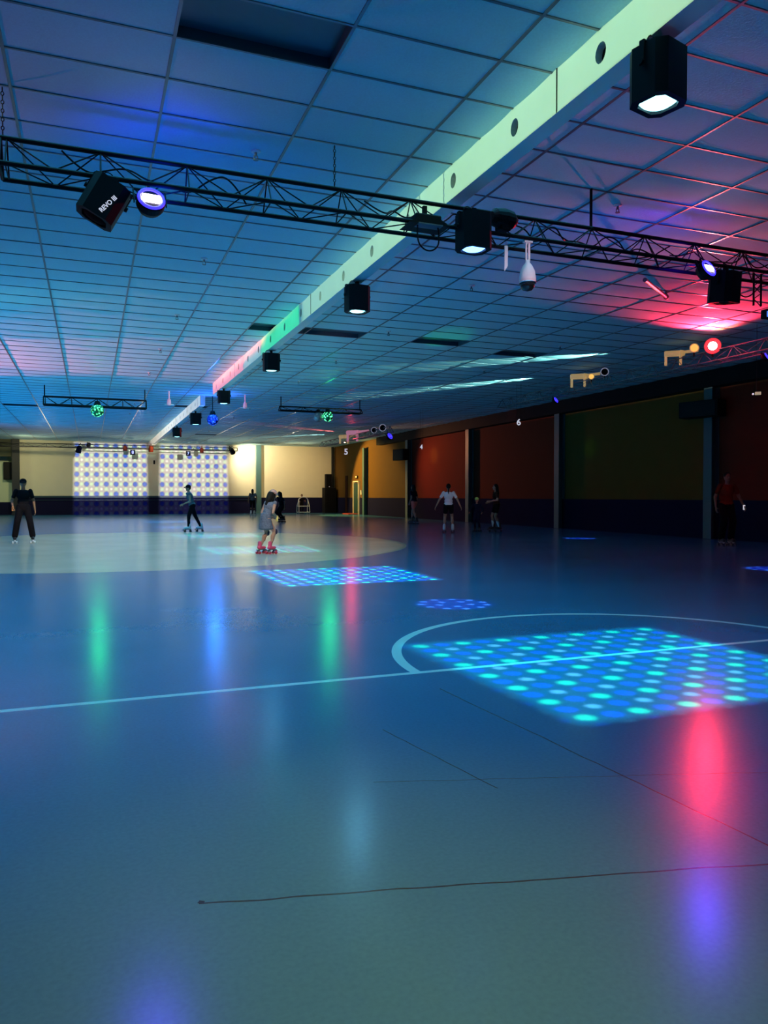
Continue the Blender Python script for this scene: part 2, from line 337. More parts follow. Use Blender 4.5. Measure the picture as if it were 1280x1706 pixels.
# ------------------------------------------------------------------ mesh helpers
class MB:
    def __init__(s): s.b = bmesh.new()
    def _x(s, ret, mtx):
        bmesh.ops.transform(s.b, matrix=mtx, verts=ret)
    def box(s, c, size, rot=None, bev=0):
        t = bmesh.new(); bmesh.ops.create_cube(t, size=1.0)
        bmesh.ops.scale(t, vec=size, verts=t.verts)
        if bev: bmesh.ops.bevel(t, geom=list(t.edges), offset=bev, segments=2, affect='EDGES', profile=.5)
        mt = Matrix.Translation(c) @ (rot.to_4x4() if rot else Matrix.Identity(4))
        bmesh.ops.transform(t, matrix=mt, verts=t.verts); s.merge(t); return s
    def merge(s, t):
        me = bpy.data.meshes.new('t'); t.to_mesh(me); t.free(); s.b.from_mesh(me); bpy.data.meshes.remove(me)
    def tube(s, p0, p1, r, r1=None, n=8):
        p0, p1 = Vector(p0), Vector(p1); d = p1 - p0
        if d.length < 1e-6: return s
        t = bmesh.new(); bmesh.ops.create_cone(t, cap_ends=True, segments=n, radius1=r, radius2=r if r1 is None else r1, depth=d.length)
        q = d.to_track_quat('Z', 'Y').to_matrix().to_4x4()
        bmesh.ops.transform(t, matrix=Matrix.Translation((p0 + p1) / 2) @ q, verts=t.verts); s.merge(t); return s
    def path(s, pts, r, n=6):
        for a, b in zip(pts, pts[1:]): s.tube(a, b, r, n=n)
        for p in pts[1:-1]: s.ball(p, (r, r, r), 6, 4)
        return s
    def ball(s, c, rad, u=14, v=10, rot=None):
        if isinstance(rad, (int, float)): rad = (rad,) * 3
        t = bmesh.new(); bmesh.ops.create_uvsphere(t, u_segments=u, v_segments=v, radius=1)
        mt = Matrix.Translation(c) @ (rot.to_4x4() if rot else Matrix.Identity(4)) @ Matrix.Diagonal((*rad, 1))
        bmesh.ops.transform(t, matrix=mt, verts=t.verts); s.merge(t); return s
    def cap(s, p0, p1, r0, r1, n=12):
        s.tube(p0, p1, r0, r1, n); s.ball(p0, r0, n, 8); s.ball(p1, r1, n, 8); return s
    def torus(s, c, R_, r, rot=None, nu=24, nv=8, sy=1):
        vs = []
        for i in range(nu):
            a = 2 * PI * i / nu; row = []
            for j in range(nv):
                q = 2 * PI * j / nv
                p = Vector(((R_ + r * math.cos(q)) * math.cos(a), (R_ * sy + r * math.cos(q)) * math.sin(a), r * math.sin(q)))
                if rot: p = rot @ p
                row.append(s.b.verts.new(p + Vector(c)))
            vs.append(row)
        for i in range(nu):
            for j in range(nv):
                s.b.faces.new((vs[i][j], vs[(i + 1) % nu][j], vs[(i + 1) % nu][(j + 1) % nv], vs[i][(j + 1) % nv]))
        return s
    def lathe(s, prof, c=(0, 0, 0), rot=None, n=24):
        rows = []
        for r, z in prof:
            row = []
            for i in range(n):
                a = 2 * PI * i / n; p = Vector((r * math.cos(a), r * math.sin(a), z))
                if rot: p = rot @ p
                row.append(s.b.verts.new(p + Vector(c)))
            rows.append(row)
        for a, b in zip(rows, rows[1:]):
            for i in range(n): s.b.faces.new((a[i], a[(i + 1) % n], b[(i + 1) % n], b[i]))
        for row in (rows[0], rows[-1]):
            try: s.b.faces.new(row)
            except Exception: pass
        return s
    def prism(s, pts, y0, y1):
        """polygon in XZ extruded along Y"""
        a = [s.b.verts.new((x, y0, z)) for x, z in pts]; b = [s.b.verts.new((x, y1, z)) for x, z in pts]
        s.b.faces.new(a); s.b.faces.new(b[::-1])
        for i in range(len(pts)):
            j = (i + 1) % len(pts); s.b.faces.new((a[j], a[i], b[i], b[j]))
        return s
    def build(s, name, m, parent=None, smooth=False, loc=None, rot=None):
        bmesh.ops.recalc_face_normals(s.b, faces=s.b.faces)
        me = bpy.data.meshes.new(name); s.b.to_mesh(me); s.b.free()
        if isinstance(m, str): m = M[m]
        me.materials.append(m)
        if smooth:
            for p in me.polygons: p.use_smooth = True
        o = bpy.data.objects.new(name, me); COL.objects.link(o)
        if parent: o.parent = parent
        if loc: o.location = loc
        if rot: o.rotation_euler = rot
        return o

def tag(o, label=None, cat=None, group=None, kind=None):
    for k, v in (('label', label), ('category', cat), ('group', group), ('kind', kind)):
        if v: o[k] = v
    return o
def thing(name, label, cat, loc=(0, 0, 0), rot=(0, 0, 0), group=None):
    o = bpy.data.objects.new(name, None); COL.objects.link(o); o.location = loc; o.rotation_euler = rot
    o.empty_display_size = .1
    return tag(o, label, cat, group)
KIDS = {}
def copy_tree(o, loc=None, rot=None, label=None, parent=None):
    c = o.copy(); COL.objects.link(c); c.parent = parent
    if loc: c.location = loc
    if rot: c.rotation_euler = rot
    if label: c['label'] = label
    for ch in [q for q in COL.objects if q.parent == o]: copy_tree(ch, parent=c)
    return c
def struct(o): o['kind'] = 'structure'; return o

# ------------------------------------------------------------------ shell
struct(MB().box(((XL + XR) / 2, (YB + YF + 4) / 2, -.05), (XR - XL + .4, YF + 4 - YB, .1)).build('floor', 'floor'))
X0, Y0 = .62, 5.93
xs = [X0 + 1.22 * i for i in range(-11, 14)]; xs = [max(x, XL) for x in xs if x < XR]; xs.append(XR)
ys = [Y0 + .61 * j for j in range(-20, 76)]; ys = [y for y in ys if y < YF + 2]
def cell(x, y):
    i = max(k for k, v in enumerate(xs) if v <= x); j = max(k for k, v in enumerate(ys) if v <= y); return i, j
TROF = {}
for px, py, lab in ((1.2, 5.6, 'large dark recessed ceiling light panel at the top edge of the picture'),
                    (3.25, 15.6, 'dark recessed ceiling panel left of the cream beam above the green lit stretch'),
                    (4.6, 15.6, 'small dark recessed ceiling panel just right of the beam'),
                    (7.4, 15.3, 'recessed ceiling light panel catching a green glow right of the beam'),
                    (10.0, 16.1, 'narrow dark recessed ceiling panel beside the pale cyan streak'),
                    (-2.7, 31.7, 'thin dark recessed ceiling panel at the left edge far away'),
                    (3.3, 30.3, 'dark recessed ceiling bar left of the far beam by the pink glow'),
                    (6.5, 43.6, 'far dark ceiling panel above the bright end wall')):
    TROF[cell(px, py)] = lab
bm = bmesh.new()
NU, NV = 6, 5
for i in range(len(xs) - 1):
    for j in range(len(ys) - 1):
        if (i, j) in TROF: continue
        x0, x1, y0, y1 = xs[i], xs[i + 1], ys[j], ys[j + 1]
        sag = random.uniform(.006, .020); z0 = CZ + random.uniform(0, .003)
        g = [[bm.verts.new((x0 + (x1 - x0) * a / NU, y0 + (y1 - y0) * b / NV,
              z0 - sag * (1 - (2 * a / NU - 1) ** 2) ** .6 * (1 - (2 * b / NV - 1) ** 2))) for b in range(NV + 1)] for a in range(NU + 1)]
        for a in range(NU):
            for b in range(NV): bm.faces.new((g[a][b], g[a][b + 1], g[a + 1][b + 1], g[a + 1][b]))
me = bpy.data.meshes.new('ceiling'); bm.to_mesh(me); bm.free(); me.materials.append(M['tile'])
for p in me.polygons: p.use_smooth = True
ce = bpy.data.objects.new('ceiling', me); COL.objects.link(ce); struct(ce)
mb = MB()
for x in xs[1:-1]: mb.box((x, (YB + YF) / 2, CZ - .004), (.024, YF - YB, .010))
for y in ys:
    if YB < y < YF: mb.box(((XL + XR) / 2, y, CZ - .0035), (XR - XL, .020, .009))
struct(mb.build('trim_1', 'tbar'))
struct(MB().box(((XL + XR) / 2, (YB + YF + 4) / 2, CZ + .45), (XR - XL + .4, YF + 4 - YB, .1)).build('ceiling_deck', 'hole'))
for (i, j), lab in TROF.items():
    x0, x1, y0, y1 = xs[i], xs[i + 1], ys[j], ys[j + 1]
    t = thing('recessed_light', lab, 'ceiling light', ((x0 + x1) / 2, (y0 + y1) / 2, CZ))
    a, b = x1 - x0, y1 - y0
    m_ = MB()
    for sx in (-1, 1): m_.box((sx * (a / 2 - .006), 0, .045), (.012, b, .09))
    for sy in (-1, 1): m_.box((0, sy * (b / 2 - .006), .045), (a - .024, .012, .09))
    m_.build('housing', 'troffer', t)
    MB().box((0, 0, .085), (a - .024, b - .024, .01)).build('diffuser', 'troffer', t)

# walls
def wallbox(name, c, s, m): return struct(MB().box(c, s).build(name, m))
wallbox('wall_far', ((XR - 4.05) / 2, YF + .1, CZ / 2), (XR + 4.05, .2, CZ), 'cream')
wallbox('wall_far_recess', ((XL - 4.05) / 2, YF + 1.6, CZ / 2), (-XL - 4.05, .2, CZ), 'pale')
wallbox('wall_far_header', ((XL - 4.26) / 2, YF + .05, 4.12), (-XL - 4.26, .3, 1.06), 'header')
wallbox('wall_recess_side', (-3.95, YF + .9, CZ / 2), (.2, 1.3, CZ), 'pale')
wallbox('wall_left', (XL - .1, (YB + YF + 2) / 2, CZ / 2), (.2, YF + 2 - YB, CZ), 'pale')
wallbox('wall_back', ((XL + XR) / 2, YB - .1, CZ / 2), (XR - XL, .2, CZ), 'band')
COLY = [44.56, 37.63, 30.6, 23.54, 16.27]
bays = [(44.56, YF, 'yellow_bay'), (37.63, 44.56, 'yellow_bay'), (30.6, 37.63, 'red_bay'), (23.54, 30.6, 'red_bay'), (16.27, 23.54, 'yellow_bay'), (YB, 16.27, 'red_bay')]
for y0, y1, m in bays: wallbox('wall_right', (XR + .1, (y0 + y1) / 2, CZ / 2), (.2, y1 - y0, CZ), m)
struct(MB().box((XR - .02, (YB + YF) / 2, .54), (.04, YF - YB, 1.08)).build('baseboard_right', 'band'))
struct(MB().box(((XR - 4.05) / 2 - .02, YF - .02, .54), (XR + 4.0, .04, 1.08)).build('baseboard_far', 'band'))
struct(MB().box(((10.5 - 4.05) / 2, YF - .05, 1.14), (14.5, .06, .12), bev=.01).box(((10.5 - 4.05) / 2, YF - .07, .93), (14.5, .06, .025)).build('trim_2', 'rail'))
struct(MB().box(((XL - 4.05) / 2, YF + 1.47, .40), (-XL - 4.05, .05, .80)).build('baseboard_recess', 'band'))
struct(MB().box((XR - .18, (YB + 42) / 2, 4.42), (.36, 42 - YB, .46)).build('trim_3', 'matte_black'))
cn = ['steel post on the right wall nearest the far corner by the white-framed door', 'pale edged post on the right wall beside a black wall speaker',
      'green-grey post between the two red wall bays', 'dark teal post between the red bay and the dark olive bay', 'teal-lit post nearest the camera on the right wall']
for y, lab in zip(COLY, cn):
    t = thing('wall_post', lab, 'post', (XR, y, 0), group='posts along the right wall')
    MB().box((-.13, .0, 2.1), (.26, .05, 4.18)).build('web', 'post', t)
    MB().box((-.26, 0, 2.1), (.03, .30, 4.18)).box((-.02, 0, 2.1), (.03, .30, 4.18)).build('flange', 'post', t)
def post(x, y, lab, m, wd=.28):
    t = thing('wall_post', lab, 'post', (x, y, 0))
    MB().box((0, 0, CZ / 2), (wd, .2, CZ - .02), bev=.01).build('shaft', m, t); MB().box((0, 0, .06), (wd + .08, .26, .12), bev=.01).build('base', m, t)
post(10.72, YF - .16, 'dark teal post on the cream end wall beside the hot white lamp glow', 'post', .34)
post(-4.18, YF - .4, 'wide black post at the left end of the cream wall', 'dark_post', .42)
post(16.0, YF - .12, 'thin dark post in the far right corner behind the tall loudspeaker', 'dark_post', .12)

# ------------------------------------------------------------------ ceiling beam
def make_beam(y0, y1, lab):
    t = thing('ceiling_beam', lab, 'beam', (BX, y0, CZ)); L = y1 - y0
    hb = 4.29; xf = -.08
    # left face with punched round holes
    hy = [y for y in [4.69 + 1.216 * k for k in range(-9, 40)] if y0 + .3 < y < y1 - .3]
    bm = bmesh.new(); n = 16; rr = .07; zc = 4.47 - CZ
    edges = [y0] + [(a + b) / 2 for a, b in zip(hy, hy[1:])] + [y1]
    for k, yc in enumerate(hy):
        a, b = edges[k] - y0, edges[k + 1] - y0; cc = yc - y0
        outer = []; inner = []; deep = []
        for i in range(n):
            an = 2 * PI * i / n - PI; cx, sz = math.cos(an), math.sin(an)
            inner.append(bm.verts.new((xf, cc + rr * .9 * cx, zc + rr * 1.1 * sz))); deep.append(bm.verts.new((xf + .06, cc + rr * .9 * cx, zc + rr * 1.1 * sz)))
            sx = 1 / max(abs(cx), abs(sz)); oy = cx * sx; oz = sz * sx
            outer.append(bm.verts.new((xf, cc + (oy * (b - cc) if oy > 0 else oy * (cc - a)), (oz + 1) / 2 * (0 - (hb - CZ)) + (hb - CZ))))
        for i in range(n):
            j = (i + 1) % n
            bm.faces.new((outer[i], outer[j], inner[j], inner[i])); bm.faces.new((inner[i], inner[j], deep[j], deep[i]))
    # square corners of every panel
    me = bpy.data.meshes.new('side_plate'); bmesh.ops.recalc_face_normals(bm, faces=bm.faces); bm.to_mesh(me); bm.free(); me.materials.append(M['beam'])
    o = bpy.data.objects.new('side_plate', me); COL.objects.link(o); o.parent = t
    MB().box((-.0, L / 2, hb - CZ + .006), (.165, L, .012)).build('bottom_plate', 'beam', t)
    MB().box((.076, L / 2, (hb - CZ) / 2 + .006), (.012, L, CZ - hb - .012)).box((0, .006, (hb - CZ) / 2 + .006), (.14, .012, CZ - hb - .012)).box((0, L - .006, (hb - CZ) / 2 + .006), (.14, .012, CZ - hb - .012)).build('back_plate', 'beam', t)
    MB().box((-.005, L / 2, (hb - CZ) / 2 + .006), (.02, L - .03, CZ - hb - .03)).build('inner_web', 'hole', t)
    sm = MB(); y = 5.25
    while y < y1:
        if y > y0: sm.box((xf - .002, y - y0, (hb - CZ) / 2), (.004, .012, CZ - hb - .004))
        y += 7.3
    sm.build('seam', 'hole', t)
make_beam(-2.0, 23.6, 'long pale ceiling beam punched with round holes running from the top edge')
make_beam(26.4, YF - .2, 'farther pale ceiling beam segment ending at the cream wall')

# ------------------------------------------------------------------ lighting trusses
def make_truss(lab, length, loc, rotz, wd=.36, ht=.28, bay=.40, cr=.022, wr=.0065, flip=False, m='black'):
    """triangular lattice truss along local +X; top chord up"""
    t = thing('lighting_truss', lab, 'truss', loc, (0, 0, rotz))
    P = [(0, 0, ht), (0, -wd / 2, 0), (0, wd / 2, 0)]
    for p in P: MB().tube((0, p[1], p[2]), (length, p[1], p[2]), cr, n=10).build('chord', m, t, smooth=False)
    for a, b in ((0, 1), (0, 2), (1, 2)):
        q = MB(); pts = []; n = int(length / bay)
        for i in range(n + 1):
            p = P[a] if i % 2 == 0 else P[b]; pts.append((min(i * bay + .05, length), p[1], p[2]))
        q.path(pts, wr, 6)
        for i in range(0, n, 2): q.tube((i * bay + .05, P[a][1], P[a][2]), (i * bay + .05, P[b][1], P[b][2]), wr)
        q.build('lacing', m, t)
    for x in (0, length):
        e = MB()
        for a, b in ((0, 1), (1, 2), (2, 0)): e.tube((x, P[a][1], P[a][2]), (x, P[b][1], P[b][2]), cr * .7)
        e.build('end_frame', m, t)
    return t
make_truss('long black lattice truss crossing the whole picture under the ceiling', 10.2, (-.68, 7.15, 3.93), 0, bay=.37)
make_truss('small lattice truss carrying the green lit dome on the left', 3.05, (-1.32, 25.8, 4.03), 0, .3, .26, .38, .026, .009)
make_truss('small lattice truss carrying the mirror ball and green dome on the right', 3.0, (6.15, 25.8, 4.16), 0, .3, .14, .38, .022, .007)
make_truss('lattice truss running along the dark right wall under the red lamp', 11.0, (12.35, 10.3, 4.02), PI / 2, .34, .26, .40, .016, .006, m='steel')
make_truss('distant lattice truss in the far right corner below the red scanner', 10.5, (12.35, 31.0, 4.0), PI / 2, .34, .26, .40, .02, .008, m='steel')
make_truss('far black lighting bar along the top of the cream end wall', 13.6, (-4.8, 48.5, 4.06), 0, .3, .2, .6, .024, .005)

def chain(lab, x, y, z0, z1):
    q = MB(); n = int((z1 - z0) / .036)
    for i in range(n):
        rot = Euler((PI / 2, 0, (i % 2) * PI / 2)).to_matrix()
        q.torus((0, 0, .018 + i * .036), .011, .0042, rot, 10, 5, 1.5)
    o = q.build('hanging_chain', 'black', loc=(x, y, z0)); tag(o, lab, 'chain', 'chains holding the long truss')
chain('short chain holding the left end of the long truss', -.66, 7.15, 4.2, CZ)
chain('thin chain hanging from the ceiling above the middle of the long truss', 2.26, 7.15, 4.2, CZ)
tag(MB().tube((0, 0, 0), (0, 0, CZ - 4.2), .016).ball((0, 0, 0), .03).build('truss_hanger_rod', 'black', loc=(5.28, 7.15, 4.2)), 'straight black rod holding the truss right of the white camera', 'hanger rod')
# hangers of the small trusses
for x, y, z, lab in ((-1.29, 25.8, 4.29, 'thin hanger at the left end of the small truss with green dome'), (1.69, 25.8, 4.29, 'thin hanger at the right end of the small truss with green dome'),
                     (6.2, 25.8, 4.3, 'thin hanger at the left end of the mirror ball truss'), (9.1, 25.8, 4.3, 'thin hanger at the right end of the mirror ball truss')):
    tag(MB().tube((0, 0, 0), (0, 0, CZ - z), .018).ball((0, 0, 0), .03).build('truss_hanger_rod', 'black', loc=(x, y, z)), lab, 'hanger rod')
# loose cables wound on the long truss
def cable(lab, pts, r=.008):
    cu = bpy.data.curves.new('power_cable', 'CURVE'); cu.dimensions = '3D'; cu.bevel_depth = r; cu.bevel_resolution = 2
    sp = cu.splines.new('NURBS'); sp.points.add(len(pts) - 1)
    for p, q in zip(sp.points, pts): p.co = (*q, 1)
    sp.use_endpoint_u = True; sp.order_u = 3
    cu.materials.append(M['black']); o = bpy.data.objects.new('power_cable', cu); COL.objects.link(o)
    me = bpy.data.meshes.new_from_object(o.evaluated_get(bpy.context.evaluated_depsgraph_get())); bpy.data.objects.remove(o)
    o = bpy.data.objects.new('power_cable', me); COL.objects.link(o); tag(o, lab, 'cable')
def wig(x0, x1, y, z, n, a, sd):
    rd = random.Random(sd); return [(x0 + (x1 - x0) * i / n, y + rd.uniform(-.12, .12), z + rd.uniform(-a, a)) for i in range(n + 1)]
cable('black cable looping through the truss near the tilted lamp', wig(-.2, 1.4, 7.1, 4.05, 9, .1, 1))
cable('black cable tangled in the truss behind the middle can light', wig(2.6, 4.3, 7.12, 4.06, 12, .12, 2))
cable('black cable sagging in the truss right of the white dome camera', wig(4.2, 6.4, 7.1, 4.06, 14, .11, 3))
cable('black cable bundled in the truss beside the red glow', wig(6.3, 8.6, 7.1, 4.08, 14, .11, 4))
cable('black cable loop hanging below the flat scanner', [(3.04, 6.9, 3.88), (3.02, 6.88, 3.72), (3.1, 6.88, 3.63), (3.2, 6.88, 3.63), (3.28, 6.88, 3.72), (3.26, 6.9, 3.88)])
cable('thin black cable drooping from the truss end at the right edge', [(6.9, 7.1, 3.9), (7.1, 7.1, 3.62), (7.35, 7.1, 3.7), (7.6, 7.1, 3.6), (7.8, 7.1, 3.85)])

# ------------------------------------------------------------------ lamps
def make_can(lab, loc, rot=(0, 0, 0), sc=1.0, lens='lens_cyan', lit=True, group=None, mark=False, hang=.0):
    """black moonflower effect lamp: chamfered box, yoke, clamp, round lens; origin at the clamp, body hangs down"""
    t = thing('effect_lamp', lab, 'stage light', loc, rot, group)
    W, D, H = .33 * sc, .30 * sc, .36 * sc; top = -.07 * sc; c = .06 * sc
    q = MB(); pts = [(-W / 2, -D / 2 + c), (-W / 2 + c, -D / 2), (W / 2 - c, -D / 2), (W / 2, -D / 2 + c), (W / 2, D / 2 - c), (W / 2 - c, D / 2), (-W / 2 + c, D / 2), (-W / 2, D / 2 - c)]
    a = [q.b.verts.new((x, y, top)) for x, y in pts]; b = [q.b.verts.new((x, y, top - H)) for x, y in pts]
    q.b.faces.new(a); r = W * .40
    # bottom plate with round mouth
    for i in range(8): q.b.faces.new((a[i], a[(i + 1) % 8], b[(i + 1) % 8], b[i]))
    ring = [q.b.verts.new((r * math.cos(k), r * math.sin(k), top - H)) for k in [math.atan2(p[1], p[0]) for p in pts]]
    up = [q.b.verts.new((r * math.cos(k), r * math.sin(k), top - H + .03 * sc)) for k in [math.atan2(p[1], p[0]) for p in pts]]
    for i in range(8):
        j = (i + 1) % 8; q.b.faces.new((b[i], b[j], ring[j], ring[i])); q.b.faces.new((ring[i], ring[j], up[j], up[i]))
    q.build('body', 'black', t)
    MB().lathe([(r * .98, top - H + .028 * sc), (r * .7, top - H + .004 * sc), (.001, top - H - .008 * sc)], n=24).build('lens', lens, t, smooth=True)
    y = MB(); yw = W / 2 + .018 * sc
    y.box((-yw, 0, top - .07 * sc), (.008, .035 * sc, .16 * sc)).box((yw, 0, top - .07 * sc), (.008, .035 * sc, .16 * sc)).box((0, 0, top + .012 * sc), (2 * yw, .035 * sc, .008))
    y.build('yoke', 'black', t)
    MB().tube((-yw - .02 * sc, 0, top - .13 * sc), (-yw, 0, top - .13 * sc), .022 * sc, n=12).build('knob', 'black', t)
    MB().tube((yw, 0, top - .13 * sc), (yw + .02 * sc, 0, top - .13 * sc), .022 * sc, n=12).build('knob', 'black', t)
    MB().box((0, 0, top + .045 * sc), (.05 * sc, .05 * sc, .06 * sc), bev=.006).tube((0, 0, top + .07 * sc), (0, 0, 0), .012 * sc).build('clamp', 'black', t)
    MB().torus((-.07 * sc, 0, top + .03 * sc), .05 * sc, .005, Euler((PI / 2, 0, 0)).to_matrix(), 16, 6).build('safety_cable', 'black', t)
    return t, top, H, W, D
beam_lab = ['black can lamp glowing white and cyan at the upper right under the beam', 'black can lamp lit cyan under the beam, second from the front',
            'black can lamp under the beam where its face turns green', 'small black can lamp at the end of the red lit beam face',
            'small black can lamp under the far beam beside the blue globe', 'smallest black can lamp far under the beam near the end wall']
for i, y in enumerate(LAMP_Y):
    make_can(beam_lab[i], (BX, y, 4.285), (0, 0, [.25, .1, 0, 0, 0, 0][i]), [1.0, 1.0, 1.0, 1.0, 1.12, 1.1][i], 'lens_cyan', group='can lamps under the beam')
make_can('black can lamp with a dim blue lens on the long truss beside the beam', (3.66, 6.90, 4.12), (0, 0, .05), .98, 'lens_blue')
t, top, H, W, D = make_can('tilted black box lamp with small white lettering hanging at the left of the truss', (.24, 6.97, 3.93), (0, R(28), 0), .95, 'hole')
def text(body, size, loc, rot, m, parent=None, name='lettering', label=None, cat=None, ext=.002, align='CENTER'):
    cu = bpy.data.curves.new(name, 'FONT'); cu.body = body; cu.size = size; cu.extrude = ext; cu.align_x = align; cu.align_y = 'CENTER'; cu.offset = size * .02
    o = bpy.data.objects.new(name, cu); COL.objects.link(o)
    me = bpy.data.meshes.new_from_object(o.evaluated_get(bpy.context.evaluated_depsgraph_get())); bpy.data.objects.remove(o)
    me.materials.clear(); me.materials.append(M[m])
    o = bpy.data.objects.new(name, me); COL.objects.link(o); o.location = loc; o.rotation_euler = rot
    if parent: o.parent = parent
    if label: tag(o, label, cat)
    return o
text('REVO III', .052, (.06, -D / 2 - .003, top - H * .62), (PI / 2, R(-75), 0), 'sign_white', t)
make_can('unlit black box lamp in front of the red glow at the right', (7.08, 6.97, 3.93), (R(6), R(-4), .3), 1.0, 'hole')

def make_par(lab, loc, rot, sc=1.0, lens='led_white', glow='led_blue', group=None):
    """flat LED flood: round housing, glowing rim, emitter window, bracket; looks along local -Y tilted down"""
    t = thing('led_flood_light', lab, 'stage light', loc, rot, group)
    rx = Euler((PI / 2, 0, 0)).to_matrix()
    MB().lathe([(.075 * sc, -.06 * sc), (.095 * sc, -.02 * sc), (.10 * sc, .03 * sc), (.094 * sc, .04 * sc)], (0, 0, -.12 * sc), rx).build('housing', 'black', t, smooth=False)
    MB().torus((0, -.042 * sc, -.12 * sc), .082 * sc, .012 * sc, rx).build('rim', glow, t, smooth=True)
    pts = [(-.068, -.012), (-.052, -.034), (.052, -.034), (.068, -.012), (.06, .03), (-.06, .03)]
    q = MB(); q.prism([(x * sc, z * sc - .12 * sc) for x, z in pts], -.052 * sc, -.038 * sc); q.build('emitter', lens, t)
    MB().box((-.108 * sc, 0, -.07 * sc), (.008, .02 * sc, .12 * sc)).box((.108 * sc, 0, -.07 * sc), (.008, .02 * sc, .12 * sc)).box((0, 0, -.012 * sc), (.22 * sc, .02 * sc, .008)).tube((0, 0, -.01 * sc), (0, 0, .03 * sc), .01 * sc).build('bracket', 'black', t)
    return t
make_par('violet-blue LED flood beside the tilted lamp on the left of the truss', (.50, 6.93, 3.86), (R(-25), 0, .1), 1.25)
spot('violet_flood', (.50, 6.80, 3.66), (-.2, 2.0, 0), (.07, .03, 1), 130, 90, .8, .09)
make_par('violet-blue LED flood on the truss next to the red glow', (6.66, 6.93, 3.93), (R(-25), 0, .2), 1.15)
spot('violet_flood', (6.66, 6.80, 3.74), (2.5, .5, 0), (.07, .03, 1), 120, 90, .8, .09)
for x, y, z, lab in ((12.3, 11.18, 3.99, 'tiny blue LED light under the wall truss at the right edge'), (12.3, 18.35, 3.99, 'tiny blue LED light at the far end of the wall truss'),
                     (12.3, 31.2, 3.96, 'tiny blue LED light hanging in front of the ochre wall far away')):
    make_par(lab, (x, y, z), (R(-30), 0, .5), .9 if y < 30 else 1.5, 'led_blue')

# flat scanner, effect box, security camera, card on the long truss
t = thing('flat_scanner', 'black flat scanner lamp clamped in the truss where it crosses the beam', 'stage light', (3.16, 7.0, 4.1))
MB().box((0, 0, -.14), (.28, .22, .08), bev=.015).build('body', 'black', t)
q = MB(); q.prism([(-.22, -.21), (.22, -.21), (.12, -.15), (-.12, -.15)], -.13, .13); q.build('hood', 'black', t)
MB().box((0, -.10, -.22), (.26, .12, .012)).build('glass', 'steel', t); MB().box((0, 0, -.05), (.04, .04, .12)).build('clamp', 'black', t)
t = thing('mirror_scanner', 'stubby black barrel lamp on the truss left of the hanging card', 'stage light', (4.06, 7.0, 4.13), (0, 0, .2))
MB().lathe([(.05, -.16), (.09, -.12), (.11, 0), (.10, .1), (.06, .16)], (0, 0, -.03), Euler((0, PI / 2, 0)).to_matrix(), 16).build('body', 'black', t)
MB().box((0, 0, -.12), (.12, .12, .08), bev=.01).build('base', 'black', t)
t = thing('dome_camera', 'white pendant dome security camera hanging from the long truss', 'security camera', (4.35, 6.98, 3.89))
MB().box((0, 0, .0), (.10, .05, .02), bev=.004).build('mount', 'white', t)
MB().tube((-.018, 0, 0), (-.018, 0, -.20), .009).tube((.018, 0, 0), (.018, 0, -.20), .013).build('stem', 'white', t)
MB().lathe([(.022, -.19), (.026, -.22), (.05, -.25), (.078, -.31), (.088, -.38), (.087, -.43)], n=28).build('housing', 'white', t, smooth=True)
MB().torus((0, 0, -.43), .084, .007).build('rim', 'chrome', t, smooth=True)
MB().lathe([(.080, -.43), (.074, -.47), (.05, -.505), (.001, -.52)], n=28).build('dome', mat('smoked_dome', (.01, .012, .01), .08, spec=.8), t, smooth=True)
t = thing('hanging_card', 'narrow pale card dangling on a string left of the white camera', 'card', (4.07, 6.95, 4.1))
MB().tube((0, 0, 0), (0, 0, -.29), .002).build('string', 'black', t)
q = MB(); q.prism([(-.018, -.29), (.022, -.285), (.02, -.50), (-.02, -.56)], -.003, .003); q.build('card', 'white', t)
t = thing('ceiling_pipe', 'dark pipe slanting from the ceiling in front of the red glow', 'pipe', (7.6, 9.0, 4.36))
MB().tube((0, 0, 0), (1.5, 1.25, .2), .032, n=12).build('pipe', 'steel', t); MB().ball((1.5, 1.25, .2), .045).tube((1.5, 1.25, .2), (1.5, 1.25, .29), .02).build('flange', 'steel', t)
t = thing('lattice_drop', 'thin black lattice drop under the truss at the right edge', 'truss', (7.72, 7.1, 3.55))
q = MB()
for sx in (-.06, .06): q.tube((sx, 0, 0), (sx, 0, .4), .012)
q.build('rail', 'black', t)
q = MB(); q.path([(-.06 if i % 2 else .06, 0, i * .08) for i in range(6)], .006); q.build('lacing', 'black', t)
t = thing('blue_lit_panel', 'small blue glowing panel cut off by the right edge', 'stage light', (7.85, 7.0, 3.43))
MB().box((0, 0, 0), (.26, .1, .11), bev=.01).build('housing', 'black', t)
q = MB(); q.prism([(-.135, -.045), (.12, -.045), (.12, .05), (-.06, .05), (-.135, .02)], -.065, -.05); q.build('face', 'blue_panel', t)

